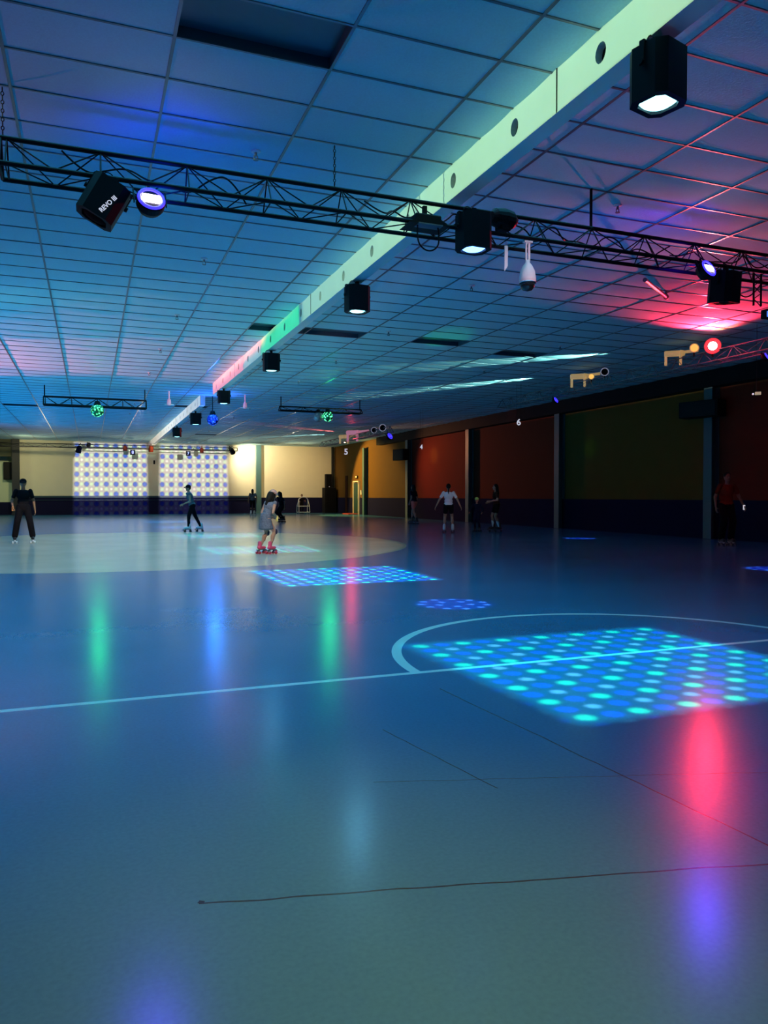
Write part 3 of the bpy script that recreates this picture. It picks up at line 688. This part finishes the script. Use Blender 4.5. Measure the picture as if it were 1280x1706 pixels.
# ------------------------------------------------------------------ right truss fixtures
t = thing('red_spotlight', 'round lamp blazing white and red against the ceiling at the right', 'stage light', (12.3, 12.45, 4.36), (0, 0, R(-44)))
rx = Euler((PI / 2, 0, 0)).to_matrix()
MB().lathe([(.06, .16), (.11, .10), (.12, -.02), (.115, -.05)], (0, 0, 0), Euler((-PI / 2, 0, 0)).to_matrix()).build('housing', 'black', t)
MB().lathe([(.105, .045), (.07, .06), (.001, .066)], (0, 0, 0), rx).build('lens', 'lens_red', t, smooth=True)
MB().torus((0, -.04, 0), .135, .03, rx).build('haze_glow', mat('red_haze_glow', (.8, .02, .02), .4, emis=(1, .02, .03), es=2.5), t, smooth=True)  # emissive torus added for the red glow of haze around the lamp
MB().box((0, .05, -.14), (.04, .04, .16)).build('bracket', 'black', t)
def scanner(lab, loc, rz, s=1.0, m='scanner_lit'):
    t = thing('moving_scanner', lab, 'stage light', loc, (0, 0, rz))
    ry = Euler((0, PI / 2, 0)).to_matrix()
    MB().lathe([(.045 * s, -.20 * s), (.06 * s, -.18 * s), (.06 * s, .14 * s), (.045 * s, .18 * s)], (0, 0, .06 * s), ry, 14).build('barrel', m, t)
    MB().tube((.18 * s, 0, .08 * s), (.42 * s, 0, .1 * s), .03 * s).build('snoot', m, t)
    for x in (-.17, .1): MB().box((x * s, 0, -.07 * s), (.05 * s, .05 * s, .2 * s), bev=.006).build('foot', m, t)
    MB().torus((.1 * s, 0, .03 * s), .085 * s, .014 * s, ry).build('yoke_ring', m, t, smooth=True)
    return t
scanner('brass-lit barrel scanner on the wall truss left of the red lamp', (12.3, 13.55, 4.33), R(-40), 1.15)
scanner('smaller amber-lit barrel scanner farther along the wall truss', (12.3, 17.1, 4.33), R(-40), 1.25)
scanner('far red-lit scanner in the right corner beside the red streak', (12.3, 35.8, 4.24), R(-40), 1.9, 'pink_lit_plastic')
scanner('far cream-lit scanner just left of the red-lit one', (12.3, 37.2, 4.16), R(-40), 1.6)
def disc(lab, loc, r, rm, fm):
    t = thing('round_reflector', lab, 'reflector', loc, (0, 0, R(-35)))
    MB().torus((0, 0, 0), r, r * .12, rx).build('rim', rm, t, smooth=True)
    MB().tube((0, .02, 0), (0, .05, 0), r * .95, n=24).build('disc', fm, t); MB().box((0, .06, -r - .04), (.03, .03, .1)).build('bracket', 'black', t)
disc('amber lit round disc between the scanner and the red lamp', (12.3, 12.97, 4.42), .09, 'scanner_lit', 'lens_amber')
disc('thin pale ring with a dark centre right of the smaller scanner', (12.3, 16.05, 4.37), .095, 'ring', 'hole')
disc('small amber faceted disc between smaller scanner and pale ring', (12.3, 16.6, 4.33), .07, 'scanner_lit', 'lens_amber')
disc('small pale ring far away left of the larger one', (12.3, 32.9, 4.24), .13, 'ring', 'hole')
disc('larger pale ring far away at the corner truss', (12.3, 31.8, 4.26), .15, 'ring', 'hole')

# ------------------------------------------------------------------ balls and pendants
def ball_lamp(lab, loc, r, m, drop, mirror=False):
    t = thing('light_ball', lab, 'light ball', loc)
    MB().ball((0, 0, 0), r, 28, 18).build('ball', m, t, smooth=not mirror)
    MB().lathe([(r * .35, r * 1.5), (r * .55, r * .9), (r * .5, r * .75)], n=14).build('motor', 'black', t)
    MB().tube((0, 0, r * 1.3), (0, 0, drop), .012).build('hanger', 'black', t)
ball_lamp('green glowing faceted dome on the small left truss', (.24, 25.62, 3.89), .20, 'ball_green', .4)
ball_lamp('black-fronted mirror ball beside the green dome', (7.50, 25.65, 3.97), .17, 'ball_mirror', .32, True)
ball_lamp('bright green dome overlapping the mirror ball', (7.80, 25.5, 3.98), .18, 'ball_green', .32)
ball_lamp('blue globe lamp hanging by the far beam', (3.98, 26.6, 3.83), .20, 'ball_blue', CZ - 3.83)
def pend(lab, x, y, s=1.0):
    t = thing('pendant_fan', lab, 'pendant', (x, y, CZ))
    MB().tube((0, 0, 0), (0, 0, -.30 * s), .022 * s).build('stem', 'pink_lit_plastic', t)
    MB().lathe([(.03 * s, -.28 * s), (.06 * s, -.32 * s), (.07 * s, -.44 * s), (.04 * s, -.5 * s)], n=14).build('motor', 'pink_lit_plastic', t)
    for k in range(3):
        a = k * 2 * PI / 3 + .4
        MB().box((math.cos(a) * .10 * s, math.sin(a) * .10 * s, -.47 * s), (.14 * s, .04 * s, .03 * s), Euler((0, 0, a)).to_matrix()).build('blade', 'white', t)
pend('pink-lit white ceiling pendant left of the far beam', 2.45, 25.8, .95)
pend('pink-lit white ceiling pendant right of the blue globe', 4.95, 25.8, .95)
pend('pink-lit ceiling pendant right at the start of the far beam', 3.98, 24.6, .8)

# sprinklers
sp_lab = {(1.57, 7.57): 'sprinkler head in the ceiling just above the left part of the long truss', (1.57, 11.24): 'sprinkler head on a dark seam left of the beam below the truss',
 (1.57, 14.9): 'sprinkler head on the left ceiling between two others at mid distance', (1.57, 18.5): 'sprinkler head on the left ceiling near the right end of the pink patch', (1.57, 22.1): 'sprinkler head above the small left truss',
 (5.85, 7.41): 'sprinkler head in the purple lit ceiling above the truss', (5.85, 11.09): 'sprinkler head on the blue ceiling left of the white camera', (5.85, 14.78): 'sprinkler head on the blue ceiling left of the green lit panel',
 (5.85, 18.4): 'small sprinkler head right of the beam past the green lit panel', (5.85, 22.1): 'small sprinkler head near the green ceiling spot', (10.1, 14.8): 'sprinkler head on the right ceiling beside the cyan streaks',
 (10.1, 18.4): 'pale sprinkler head below the upper cyan streak', (10.1, 22.1): 'pale sprinkler head at the left end of the lower cyan streak', (1.57, 29.5): 'tiny sprinkler head past the left truss', (1.57, 33.1): 'tiny sprinkler head far down the left ceiling',
 (5.85, 29.5): 'tiny sprinkler head right of the blue globe', (5.85, 33.1): 'tiny sprinkler head far right of the beam', (-2.7, 22.1): 'tiny sprinkler head at the far left of the ceiling', (10.1, 29.5): 'tiny sprinkler head far away near the red streak', (1.57, 40.4): 'farthest sprinkler head left of the beam', (5.85, 40.4): 'farthest sprinkler head right of the beam'}
proto = None
for (x, y), lab in sp_lab.items():
    if proto is None:
        proto = thing('sprinkler_head', lab, 'sprinkler', (x, y, CZ - .01), group='sprinkler heads in the ceiling')
        MB().lathe([(.05, .0), (.045, -.012), (.018, -.016)], n=16).build('escutcheon', 'white', proto)
        MB().tube((0, 0, -.01), (0, 0, -.05), .014).tube((-.018, 0, -.045), (-.018, 0, -.085), .005).tube((.018, 0, -.045), (.018, 0, -.085), .005).build('body', 'steel', proto)
        MB().tube((0, 0, -.085), (0, 0, -.09), .028, n=12).build('deflector', 'steel', proto)
    else: copy_tree(proto, (x, y, CZ - .01), None, lab)

# ------------------------------------------------------------------ far truss fixtures, signs
def small_par(lab, loc, rot, m='black', s=1.0):
    t = thing('par_lamp', lab, 'stage light', loc, rot)
    MB().lathe([(.07 * s, .02), (.10 * s, -.03 * s), (.11 * s, -.25 * s), (.10 * s, -.26 * s)], n=16).build('barrel', m, t)
    MB().tube((0, 0, -.235 * s), (0, 0, -.242 * s), .098 * s, n=16).build('lens', 'hole', t)
    MB().box((-.125 * s, 0, -.04 * s), (.012, .04, .2 * s)).box((.125 * s, 0, -.04 * s), (.012, .04, .2 * s)).box((0, 0, .06 * s), (.26 * s, .04, .012)).tube((0, 0, .06 * s), (0, 0, .14 * s), .02).build('yoke', m, t)
small_par('dark par lamp at the left end of the far lighting bar', (-.54, 48.3, 4.12), (R(20), R(15), 0), 'shirt_navy', 1.5)
small_par('round black par lamp above the far bar next to the leftmost one', (-.02, 48.3, 4.28), (R(70), R(30), 0), 'black', 1.1)
small_par('reddish lit par lamp on the far bar left of the beam', (2.0, 48.3, 4.2), (R(10), 0, 0), 'shirt_red', 1.1)
small_par('reddish lit par lamp on the far bar under the beam end', (3.5, 48.3, 4.22), (R(10), 0, 0), 'shirt_red', 1.3)
small_par('slim par lamp on the far bar right of the beam', (6.55, 48.3, 4.18), (R(10), 0, 0), 'shirt_red', 1.1)
small_par('tilted black par lamp at the right end of the far bar', (8.35, 48.3, 4.18), (R(30), R(-35), 0), 'black', 1.5)
def number_sign(lab, ch, loc, s, rz, board=True, wires=None):
    t = thing('number_sign', lab, 'sign', loc, (0, 0, rz))
    if board: MB().box((0, 0, 0), (s, .03, s * 1.05), bev=.01).build('board', 'matte_black', t)
    text(ch, s * (.85 if board else 1.25), (0, -.02, 0), (PI / 2, 0, 0), 'sign_white', t, 'numeral', ext=.004)
    q = MB()
    for x in (-s * .3, s * .3): q.tube((x, 0, s * .5), (x, 0, CZ - loc[2] if wires is None else wires), .004, n=5)
    q.build('wire', 'black', t)
number_sign('dark square number board hanging left of the beam over the cream wall', '8', (2.44, 48.3, 3.83), .30, 0, wires=.25)
number_sign('dark square number board hanging right of the beam over the cream wall', '7', (5.72, 48.3, 3.83), .28, 0, wires=.25)
number_sign('white numeral six hanging before the dark red wall', '6', (12.3, 20.2, 3.45), .21, R(-40), False)
number_sign('white numeral five hanging in the far right corner', '5', (12.3, 37.0, 3.45), .34, R(-30), False)
number_sign('small pale sign hanging before the red wall bay', '4', (12.3, 27.5, 3.13), .20, R(-60), False)
tag(MB().box((0, 0, 0), (.10, .06, .25), bev=.01).build('wall_box', 'matte_black', loc=(3.91, YF - .03, 3.38)), 'small dark box on the cream wall between the two dot patterns', 'wall box')
t = thing('exit_light', 'pale green-white box light hanging at the dark right edge', 'sign', (12.55, 11.5, 3.26), (0, 0, R(-40)))
MB().box((0, 0, 0), (.11, .05, .06), bev=.006).build('case', mat('dim_lit_box', (.6, .6, .45), .5, emis=(.7, .65, .4), es=.35), t); MB().ball((-.09, 0, -.01), .02).build('lamp_head', 'sign_white', t)
MB().tube((-.03, 0, .03), (-.03, 0, CZ - 3.26), .004).build('wire', 'black', t)

# ------------------------------------------------------------------ wall furniture
def wall_speaker(lab, loc, rz, s):
    t = thing('wall_speaker', lab, 'loudspeaker', loc, (0, 0, rz))
    MB().box((0, 0, 0), s, bev=.02).build('cabinet', 'matte_black', t)
    MB().box((0, -s[1] / 2 - .006, 0), (s[0] * .9, .012, s[2] * .88)).build('grille', 'black', t)
    MB().box((0, s[1] / 2 + .06, 0), (.1, .14, .1)).build('wall_bracket', 'black', t)
wall_speaker('black loudspeaker on the right wall left of the red bay', (15.72, 37.9, 3.42), R(-75), (.95, .4, .6))
wall_speaker('large black loudspeaker high on the dark right wall', (15.75, 16.3, 3.58), R(-75), (1.15, .45, .45))
wall_speaker('tall black loudspeaker on the pale recessed wall at the left edge', (-4.75, YF + 1.2, 2.75), 0, (.50, .35, 1.1))
t = thing('tall_speaker', 'tall slim black loudspeaker standing on a cabinet in the far corner', 'loudspeaker', (15.55, 50.75, 1.77))
MB().box((0, 0, .47), (.42, .36, .94), bev=.015).build('cabinet', 'matte_black', t); MB().box((0, -.19, .5), (.36, .012, .8)).build('grille', 'black', t); MB().ball((.02, -.19, .07), .02).build('indicator', 'sign_white', t)
t = thing('speaker_cabinet', 'black cabinet carrying the slim loudspeaker in the far corner', 'loudspeaker', (15.6, 50.7, 0))
MB().box((0, 0, .885), (.82, .7, 1.77), bev=.02).build('cabinet', 'matte_black', t); MB().box((0, -.36, .885), (.7, .014, 1.6)).build('grille', 'black', t)
# the red-edged panel right of the speaker
t = thing('wall_panel', 'dark narrow panel on the ochre wall beside the corner loudspeaker', 'panel', (XR - .03, 48.6, 0))
MB().box((0, 0, 1.3), (.05, .42, 2.5), bev=.01).build('panel', 'shirt_brown', t)
# door in the right wall
t = thing('door_1', None, None, (XR, 46.42, 0)); struct(t)
MB().box((-.075, 0, 1.02), (.05, .92, 2.0), bev=.005).build('door_leaf', 'door', t)
q = MB()
for s in (-1, 1): q.box((-.07, s * .53, 1.05), (.12, .07, 2.14))
q.box((-.07, 0, 2.13), (.12, 1.13, .07)); q.build('door_frame', 'frame_white', t)
MB().box((-.12, -.36, 1.02), (.04, .04, .18), bev=.006).build('door_handle', 'chrome', t)
tag(MB().box((0, 0, .03), (.7, 1.2, .06), bev=.01).build('door_mat', 'mat_red', loc=(XR - .42, 46.6, .0)), 'dull red mat at the foot of the white-framed door', 'mat')
tag(MB().box((0, 0, 0), (.05, .16, .30), bev=.008).build('wall_switch', 'frame_white', loc=(XR - .05, 45.55, 1.42)), 'pale switch box on the wall right of the door', 'switch box')
t = thing('exit_sign', 'orange glowing sign above the white-framed door', 'sign', (XR - .09, 46.4, 2.42))
MB().box((.02, 0, 0), (.05, .34, .18), bev=.008).build('case', 'matte_black', t)
text('EXIT', .14, (-.012, 0, 0), (PI / 2, 0, -PI / 2), 'exit', t)

# ------------------------------------------------------------------ people
DG = None
def remeshed(q, name, m, parent, vox=.008, sm=2):
    global DG
    bm = q.b; me = bpy.data.meshes.new(name); bm.to_mesh(me); bm.free()
    o = bpy.data.objects.new(name, me); COL.objects.link(o)
    r_ = o.modifiers.new('r', 'REMESH'); r_.mode = 'VOXEL'; r_.voxel_size = vox; r_.use_smooth_shade = True
    s_ = o.modifiers.new('s', 'SMOOTH'); s_.iterations = sm; s_.factor = .5
    bpy.context.view_layer.update()
    me2 = bpy.data.meshes.new_from_object(o.evaluated_get(bpy.context.evaluated_depsgraph_get()))
    bpy.data.objects.remove(o); bpy.data.meshes.remove(me)
    me2.materials.clear(); me2.materials.append(M[m] if isinstance(m, str) else m)
    for p in me2.polygons: p.use_smooth = True
    o = bpy.data.objects.new(name, me2); COL.objects.link(o); o.parent = parent
    return o

def V(*a): return Vector(a)
def limb_joints(sh, wr, l1, l2, bend):
    """elbow/knee between two points"""
    d = wr - sh; L = min(d.length, (l1 + l2) * .998); mid = sh + d.normalized() * (l1 * l1 - l2 * l2 + L * L) / (2 * L)
    hgt = math.sqrt(max(l1 * l1 - ((l1 * l1 - l2 * l2 + L * L) / (2 * L)) ** 2, 0))
    b = bend - d.normalized() * bend.dot(d.normalized())
    return mid + b.normalized() * hgt

def person(lab, loc, rz, H, skate=('boot_white', 'wheel_white'), skin='skin', lean=0.0, hands=None, feet=None, head_turn=(0, 0), crouch=0.0,
           top=('shirt_black', 'short'), bottom=('trousers', 'shirt_black'), hair='short', hat=None, socks=None, child=False, pads=False, wrist_item=None, vox=.008):
    """local frame: +Y forward, z up; feet rest on skates of height .1"""
    t = thing('person', lab, 'person', loc, (0, 0, rz))
    SK = .105 if skate else 0.0
    hs = 1.18 if child else 1.0
    S = lambda x, y, z: V(x * H, y * H, z * H)
    fz = SK
    hipc = V(0, 0, fz + (.525 - crouch) * H)
    if feet is None: feet = ((-.07, 0, 0), (.07, 0, 0))
    A = [V(f[0] * H, f[1] * H, fz + .042 * H + f[2] * H) for f in feet]
    hipc.y += lean * .02 * H
    hips = [hipc + S(-.05, 0, -.01), hipc + S(.05, 0, -.01)]
    knees = [limb_joints(hips[i], A[i], .245 * H, .245 * H, V((-.15, .15)[i] * .5, 1, 0)) for i in range(2)]
    # torso axis leans forward
    ax = V(0, math.sin(lean), math.cos(lean)); side = V(1, 0, 0); fr = side.cross(ax) * -1
    fwd = V(0, math.cos(lean), -math.sin(lean))
    P = lambda s, f, u: hipc + side * s * H + fwd * f * H + ax * u * H
    waist = P(0, 0, .085); chest = P(0, .0, .19); neckb = P(0, -.005, .285)
    hl = lean * .35
    hax = V(0, math.sin(hl + head_turn[0]), math.cos(hl + head_turn[0]))
    headc = neckb + hax * .10 * H * (1.08 if child else 1)
    sh = [P(-.105, 0, .262), P(.105, 0, .262)]
    if hands is None: hands = ((-.17, .02, -.04), (.17, .02, -.04))
    Wp = [hipc + S(*hands[i]) for i in range(2)]
    elb = []
    for i in range(2):
        d = Wp[i] - sh[i]
        if d.length > .325 * H: Wp[i] = sh[i] + d.normalized() * .325 * H
        elb.append(limb_joints(sh[i], Wp[i], .172 * H, .155 * H, V((-.5, .5)[i], -1, -.2)))
    # ---- body
    q = MB()
    q.ball(P(0, 0, .0), (.088 * H, .062 * H, .07 * H)); q.ball(waist, (.072 * H, .05 * H, .075 * H)); q.ball(chest, (.092 * H, .06 * H, .09 * H)); q.ball(P(0, -.005, .245), (.088 * H, .045 * H, .04 * H))
    q.cap(neckb - ax * .02 * H, neckb + hax * .05 * H, .032 * H, .028 * H)
    for i in range(2):
        q.cap(sh[i], elb[i], .030 * H, .022 * H); q.cap(elb[i], Wp[i], .022 * H, .014 * H)
        q.cap(hips[i], knees[i], .050 * H, .032 * H); q.cap(knees[i], A[i], .032 * H, .019 * H)
        q.ball(knees[i] * .62 + A[i] * .38 - V(0, .008 * H, 0), (.032 * H, .034 * H, .06 * H))
        q.cap(A[i] + V(0, -.015 * H, -.02 * H), A[i] + V(0, .09 * H, -.028 * H), .022 * H, .015 * H)
        # hand with palm, four fingers and thumb
        d = (Wp[i] - elb[i]).normalized(); sd = -1 if i == 0 else 1
        n_ = V(-sd, 0, 0); n_ = (n_ - d * n_.dot(d)).normalized(); wv = d.cross(n_).normalized()   # n_: palm normal, wv: across the palm
        pc = Wp[i] + d * .03 * H
        rot = Matrix((wv, n_, d)).transposed()
        q.ball(pc, (.023 * H, .010 * H, .032 * H), 10, 8, rot)
        for k, ln in enumerate((.036, .044, .041, .032)):
            b0 = pc + wv * (.0165 - .011 * k) * H + d * .022 * H; b1 = b0 + d * ln * .5 * H + n_ * .006 * H; b2 = b1 + d * ln * .35 * H + n_ * .016 * H
            q.cap(b0, b1, .0056 * H, .0052 * H, 6); q.cap(b1, b2, .0052 * H, .0045 * H, 6)
        b0 = pc + wv * .018 * H - d * .012 * H; q.cap(b0, b0 + (wv * .6 + d * .7 + n_ * .3).normalized() * .034 * H, .0068 * H, .0055 * H, 6)
    # head
    yaw = head_turn[1]; rh = Euler((-(hl + head_turn[0]) * 1.0, 0, yaw)).to_matrix()
    F = lambda x, y, z: headc + rh @ V(x * H * hs, y * H * hs, z * H * hs)
    q.ball(headc, (.044 * H * hs, .052 * H * hs, .062 * H * hs), 18, 14, rh)
    q.ball(F(0, .016, -.030), (.032 * H * hs, .036 * H * hs, .032 * H * hs), 12, 10, rh)
    q.cap(F(0, .050, .006), F(0, .060, -.012), .006 * H * hs, .009 * H * hs, 8)
    for s in (-1, 1):
        q.ball(F(s * .044, -.002, -.004), (.006 * H * hs, .011 * H * hs, .017 * H * hs), 8, 6, rh); q.cap(F(s * .008, .050, .014), F(s * .026, .044, .014), .005 * H, .004 * H, 6)
    q.cap(F(-.012, .047, -.030), F(.012, .047, -.030), .0045 * H, .0045 * H, 6); q.ball(F(0, .044, -.052), .010 * H * hs, 8, 6)
    remeshed(q, 'body', skin, t, vox)
    e = MB()
    for s in (-1, 1): e.ball(F(s * .018, .044, .004), .0065 * H * hs, 8, 6)
    e.build('eyes', 'shirt_black', t, smooth=True)
    # ---- hair
    if hair:
        q = MB(); q.ball(F(0, -.010, .012), (.049 * H * hs, .053 * H * hs, .060 * H * hs), 18, 14, rh)
        if hair in ('long', 'bushy'):
            k = 1.5 if hair == 'bushy' else 1.0
            q.cap(F(0, -.03, -.01), F(0, -.040, -.09), .042 * H * k, .036 * H * k); q.cap(F(0, -.035, -.05), F(0, -.06, -.15), .036 * H, .024 * H)
            for s in (-1, 1): q.cap(F(s * .036, -.005, 0), F(s * .038, -.01, -.08), .016 * H * k, .014 * H * k)
        if hair == 'ponytail':
            q.ball(F(0, -.062, .01), .018 * H); q.cap(F(0, -.068, 0), F(0, -.072, -.10), .018 * H, .014 * H); q.cap(F(0, -.072, -.10), F(0, -.055, -.16), .014 * H, .005 * H)
        remeshed(q, 'hair', 'hair', t, .009)
    if hat:
        q = MB(); q.ball(F(0, -.004, .030), (.053 * H * hs, .058 * H * hs, .050 * H * hs), 16, 12, rh)
        if hat[1] == 'bucket': q.lathe([(.05 * H * hs, .03 * H), (.072 * H * hs, .005 * H), (.078 * H * hs, 0), (.045 * H * hs, .02 * H)], F(0, 0, .02), rh, 18)
        else: q.cap(F(-.02, .05, .024), F(-.02, .085, .018), .012 * H, .010 * H, 8).cap(F(.02, .05, .024), F(.02, .085, .018), .012 * H, .010 * H, 8).cap(F(0, .05, .024), F(0, .09, .018), .012 * H, .010 * H, 8)
        remeshed(q, 'hat', hat[0], t, .009)
    # ---- clothes
    q = MB(); e = .010 * H
    q.ball(P(0, 0, .01), (.092 * H + e, .064 * H + e, .07 * H)); q.ball(waist, (.080 * H + e, .056 * H + e, .08 * H)); q.ball(chest, (.094 * H + e, .063 * H + e, .092 * H)); q.ball(P(0, -.005, .248), (.094 * H, .05 * H, .036 * H))
    for i in range(2):
        f = {'short': .62, 'long': 1.0, 'none': .12}[top[1]]
        q.cap(sh[i], sh[i].lerp(elb[i], f), .034 * H, .032 * H if f < 1 else .029 * H)
        if f == 1.0: q.cap(elb[i], elb[i].lerp(Wp[i], .92), .029 * H, .021 * H)
    remeshed(q, 'shirt', top[0], t, .009)
    q = MB(); kind, cm = bottom
    if kind == 'dress':
        q.lathe([(.085 * H, .10 * H), (.10 * H, .0), (.135 * H, -.16 * H), (.13 * H, -.165 * H), (.07 * H, -.1 * H)], P(0, 0, 0), None, 20)
        q.b.free(); q = MB()
        for k in range(9):
            f_ = k / 8; rr = (.088 + .048 * f_) * H; q.ball(P(0, 0, 0) + V(0, .01 * H * f_, .06 * H - .22 * H * f_), (rr, rr * .78, .035 * H), 20, 8)
        remeshed(q, 'dress_skirt', cm, t, .009)
    else:
        q.ball(P(0, 0, -.005), (.098 * H, .074 * H, .075 * H))
        f = {'trousers': 1, 'wide': 1, 'shorts': .6}[kind]; wd = 1.45 if kind == 'wide' else 1.0
        for i in range(2):
            q.cap(hips[i], hips[i].lerp(knees[i], f), .060 * H, (.048 if f < 1 else .042) * H * wd ** .5)
            if f == 1: q.cap(knees[i], knees[i].lerp(A[i], .92), .042 * H * wd ** .5, .028 * H * wd ** 1.4)
        remeshed(q, {'trousers': 'trousers', 'wide': 'trousers', 'shorts': 'shorts'}[kind], cm, t, .009)
    if socks:
        for i in range(2): remeshed(MB().cap(knees[i].lerp(A[i], .45), A[i], .030 * H, .024 * H), 'sock', socks, t, .008)
    if pads:
        for i in range(2): remeshed(MB().ball(knees[i] + V(0, .015 * H, 0), (.042 * H, .038 * H, .05 * H)), 'knee_pad', 'pad', t, .008)
    # ---- skates
    if skate:
        for i in range(2):
            a = A[i]; L = .135 * H + .02; zb = a.z - .042 * H
            b = MB(); b.cap(V(a.x, a.y - .03 * H, zb + .03), V(a.x, a.y + .085 * H, zb + .022), .030 * H, .024 * H); b.cap(V(a.x, a.y - .015 * H, zb + .03), a + V(0, -.012 * H, .055 * H), .032 * H, .030 * H)
            bo = remeshed(b, 'roller_skate', skate[0], t, .008, 1)
            MB().box((a.x, a.y + .02 * H, zb - .018), (.05, L + .05, .014), bev=.003).box((a.x, a.y - .035 * H, zb - .035), (.03, .05, .03)).box((a.x, a.y + .075 * H, zb - .035), (.03, .05, .03)).build('plate', 'steel', bo)
            for sx in (-1, 1):
                for dy in (-.04 * H, .085 * H):
                    MB().tube((a.x + sx * .028, a.y + dy, zb - .076), (a.x + sx * .060, a.y + dy, zb - .076), .029, n=14).build('wheel', skate[1], bo)
            MB().tube((a.x, a.y + .115 * H, zb - .02), (a.x, a.y + .13 * H, zb - .05), .016, n=10).build('toe_stop', skate[1], bo)
    if wrist_item:
        w_ = Wp[wrist_item[0]] + V(0, .02, -.04) * 1.0
        MB().box(w_, (.05, .03, .12), bev=.01).build('held_item', wrist_item[1], t)
    return t

person('boy in black t-shirt and wide black trousers standing at the left edge', (-1.57, 21.1, 0), PI + .1, 1.55, ('boot_black', 'wheel_white'), 'skin_dark', 0.02,
       ((-.17, .02, -.05), (.155, .11, -.0)), ((-.135, 0, 0), (.13, 0, 0)), (.1, 0), top=('shirt_black', 'short'), bottom=('wide', 'shirt_black'), hair='short', hat=('cap', 'cap'), socks='sock', wrist_item=(1, 'orange'))
person('skater in a cap gliding left with one leg trailing before the dotted wall', (3.18, 25.8, 0), PI / 2 + .15, 1.50, ('boot_white', 'wheel_black'), 'skin', .30,
       ((-.10, .22, .02), (.13, -.02, .0)), ((-.05, .10, 0), (.05, -.20, 0)), (-.05, 0), top=('shirt_grey', 'none'), bottom=('trousers', 'shirt_black'), hair='short', hat=('cap', 'cap'))
person('small girl in grey dress, pink hat and red roller skates leaning forward', (3.36, 15.4, 0), -PI / 2 + .5, 1.30, ('boot_pink', 'wheel_red'), 'skin', .42,
       ((-.06, .16, .02), (.06, .17, .02)), ((-.07, -.04, 0), (.07, .05, 0)), (.25, 0), .035, ('dress', 'none'), ('dress', 'dress'), 'bushy', ('hat', 'bucket'), None, True, True, (1, 'yellow'))
person('dark-haired figure in black crouching directly behind the girl in the hat', (8.15, 33.7, 0), PI * .6, 1.50, ('boot_black', 'wheel_black'), 'skin_dark', .35, None, None, (0, 0), .10, hair='bushy')
person('distant skater in a grey top before the end wall left of the teal post', (9.47, 47.0, 0), 0, 1.55, ('boot_white', 'wheel_white'), 'skin_dark', .05, None, ((-.08, -.06, 0), (.08, .1, 0)), top=('shirt_grey', 'short'), hair='long')
person('child skating inside the white pipe trainer frame at the far band', (13.15, 49.0, 0), PI, 1.22, ('boot_black', 'wheel_black'), 'skin_dark', .25, ((-.16, .17, .06), (.16, .17, .06)), None, (0, 0), child=True, hair='short')
person('skater with long dark hair and red shorts beside the right wall post', (12.85, 29.5, 0), .5, 1.60, ('boot_black', 'wheel_black'), 'skin', .12, ((-.17, .02, -.02), (.2, .12, -.02)), ((-.03, -.1, 0), (.03, .1, 0)), top=('shirt_navy', 'short'), bottom=('shorts', 'red_shorts'), hair='long')
person('girl in white t-shirt and black shorts with a ponytail seen from behind', (10.79, 22.0, 0), -.42, 1.52, ('boot_white', 'wheel_black'), 'skin', .04, ((-.27, .0, -.04), (.26, .02, -.04)), ((-.09, 0, 0), (.09, .02, 0)), top=('shirt_white', 'short'), bottom=('shorts', 'shirt_black'), hair='ponytail')
person('small child in a lime green cap and dark clothes between two girls', (12.0, 22.3, 0), PI * .75, 1.08, ('boot_black', 'wheel_black'), 'skin', .2, ((-.2, .15, .02), (.2, .15, .02)), None, (0, 0), .03, ('shirt_navy', 'long'), ('trousers', 'shirt_navy'), 'short', ('cap_green', 'cap'), None, True)
person('girl with long dark hair and white socks right of the child in the lime cap', (12.62, 22.1, 0), PI / 2 - .3, 1.52, ('boot_black', 'wheel_black'), 'skin', .10, ((-.12, .16, .08), (.1, .16, .05)), ((-.07, -.04, 0), (.07, .06, 0)), top=('shirt_brown', 'short'), bottom=('shorts', 'shirt_black'), hair='long', socks='sock')
person('tall figure in a dark red shirt lost in the shadow at the right', (14.3, 14.0, 0), PI * .9, 1.70, ('boot_black', 'wheel_black'), 'skin_dark', .08, ((-.2, .1, -.02), (.18, .06, -.04)), None, top=('shirt_red', 'short'), bottom=('wide', 'shirt_black'), hair='short', wrist_item=(0, 'sign_white'))

# skate trainer frame
t = thing('skate_trainer', 'white plastic pipe skating aid around the child at the far band', 'skating aid', (13.12, 48.45, 0))
q = MB(); r = .024
for s in (-1, 1):
    q.path([(s * .36, -.3, .12), (s * .36, .3, .12)], r); q.path([(s * .30, .0, .98), (s * .36, -.25, .52), (s * .37, -.3, .12)], r); q.path([(s * .36, .25, .52), (s * .36, .3, .12)], r)
    q.path([(s * .36, -.25, .52), (s * .36, .25, .52)], r)
    q.path([(s * .12, -.12, 1.12), (s * .30, .0, .98), (s * .36, .25, .52)], r)
q.path([(-.36, -.25, .52), (.36, -.25, .52)], r); q.path([(-.36, -.3, .12), (.36, -.3, .12)], r); q.path([(-.12, -.12, 1.12), (.12, -.12, 1.12)], r)
q.build('pipe_frame', 'pvc', t)
for sx in (-1, 1):
    for y in (-.3, .3):
        MB().tube((sx * .36 - .015, y, .045), (sx * .36 + .015, y, .045), .045, n=14).tube((sx * .36, y, .05), (sx * .36, y, .12), .015).build('caster', 'steel', t)
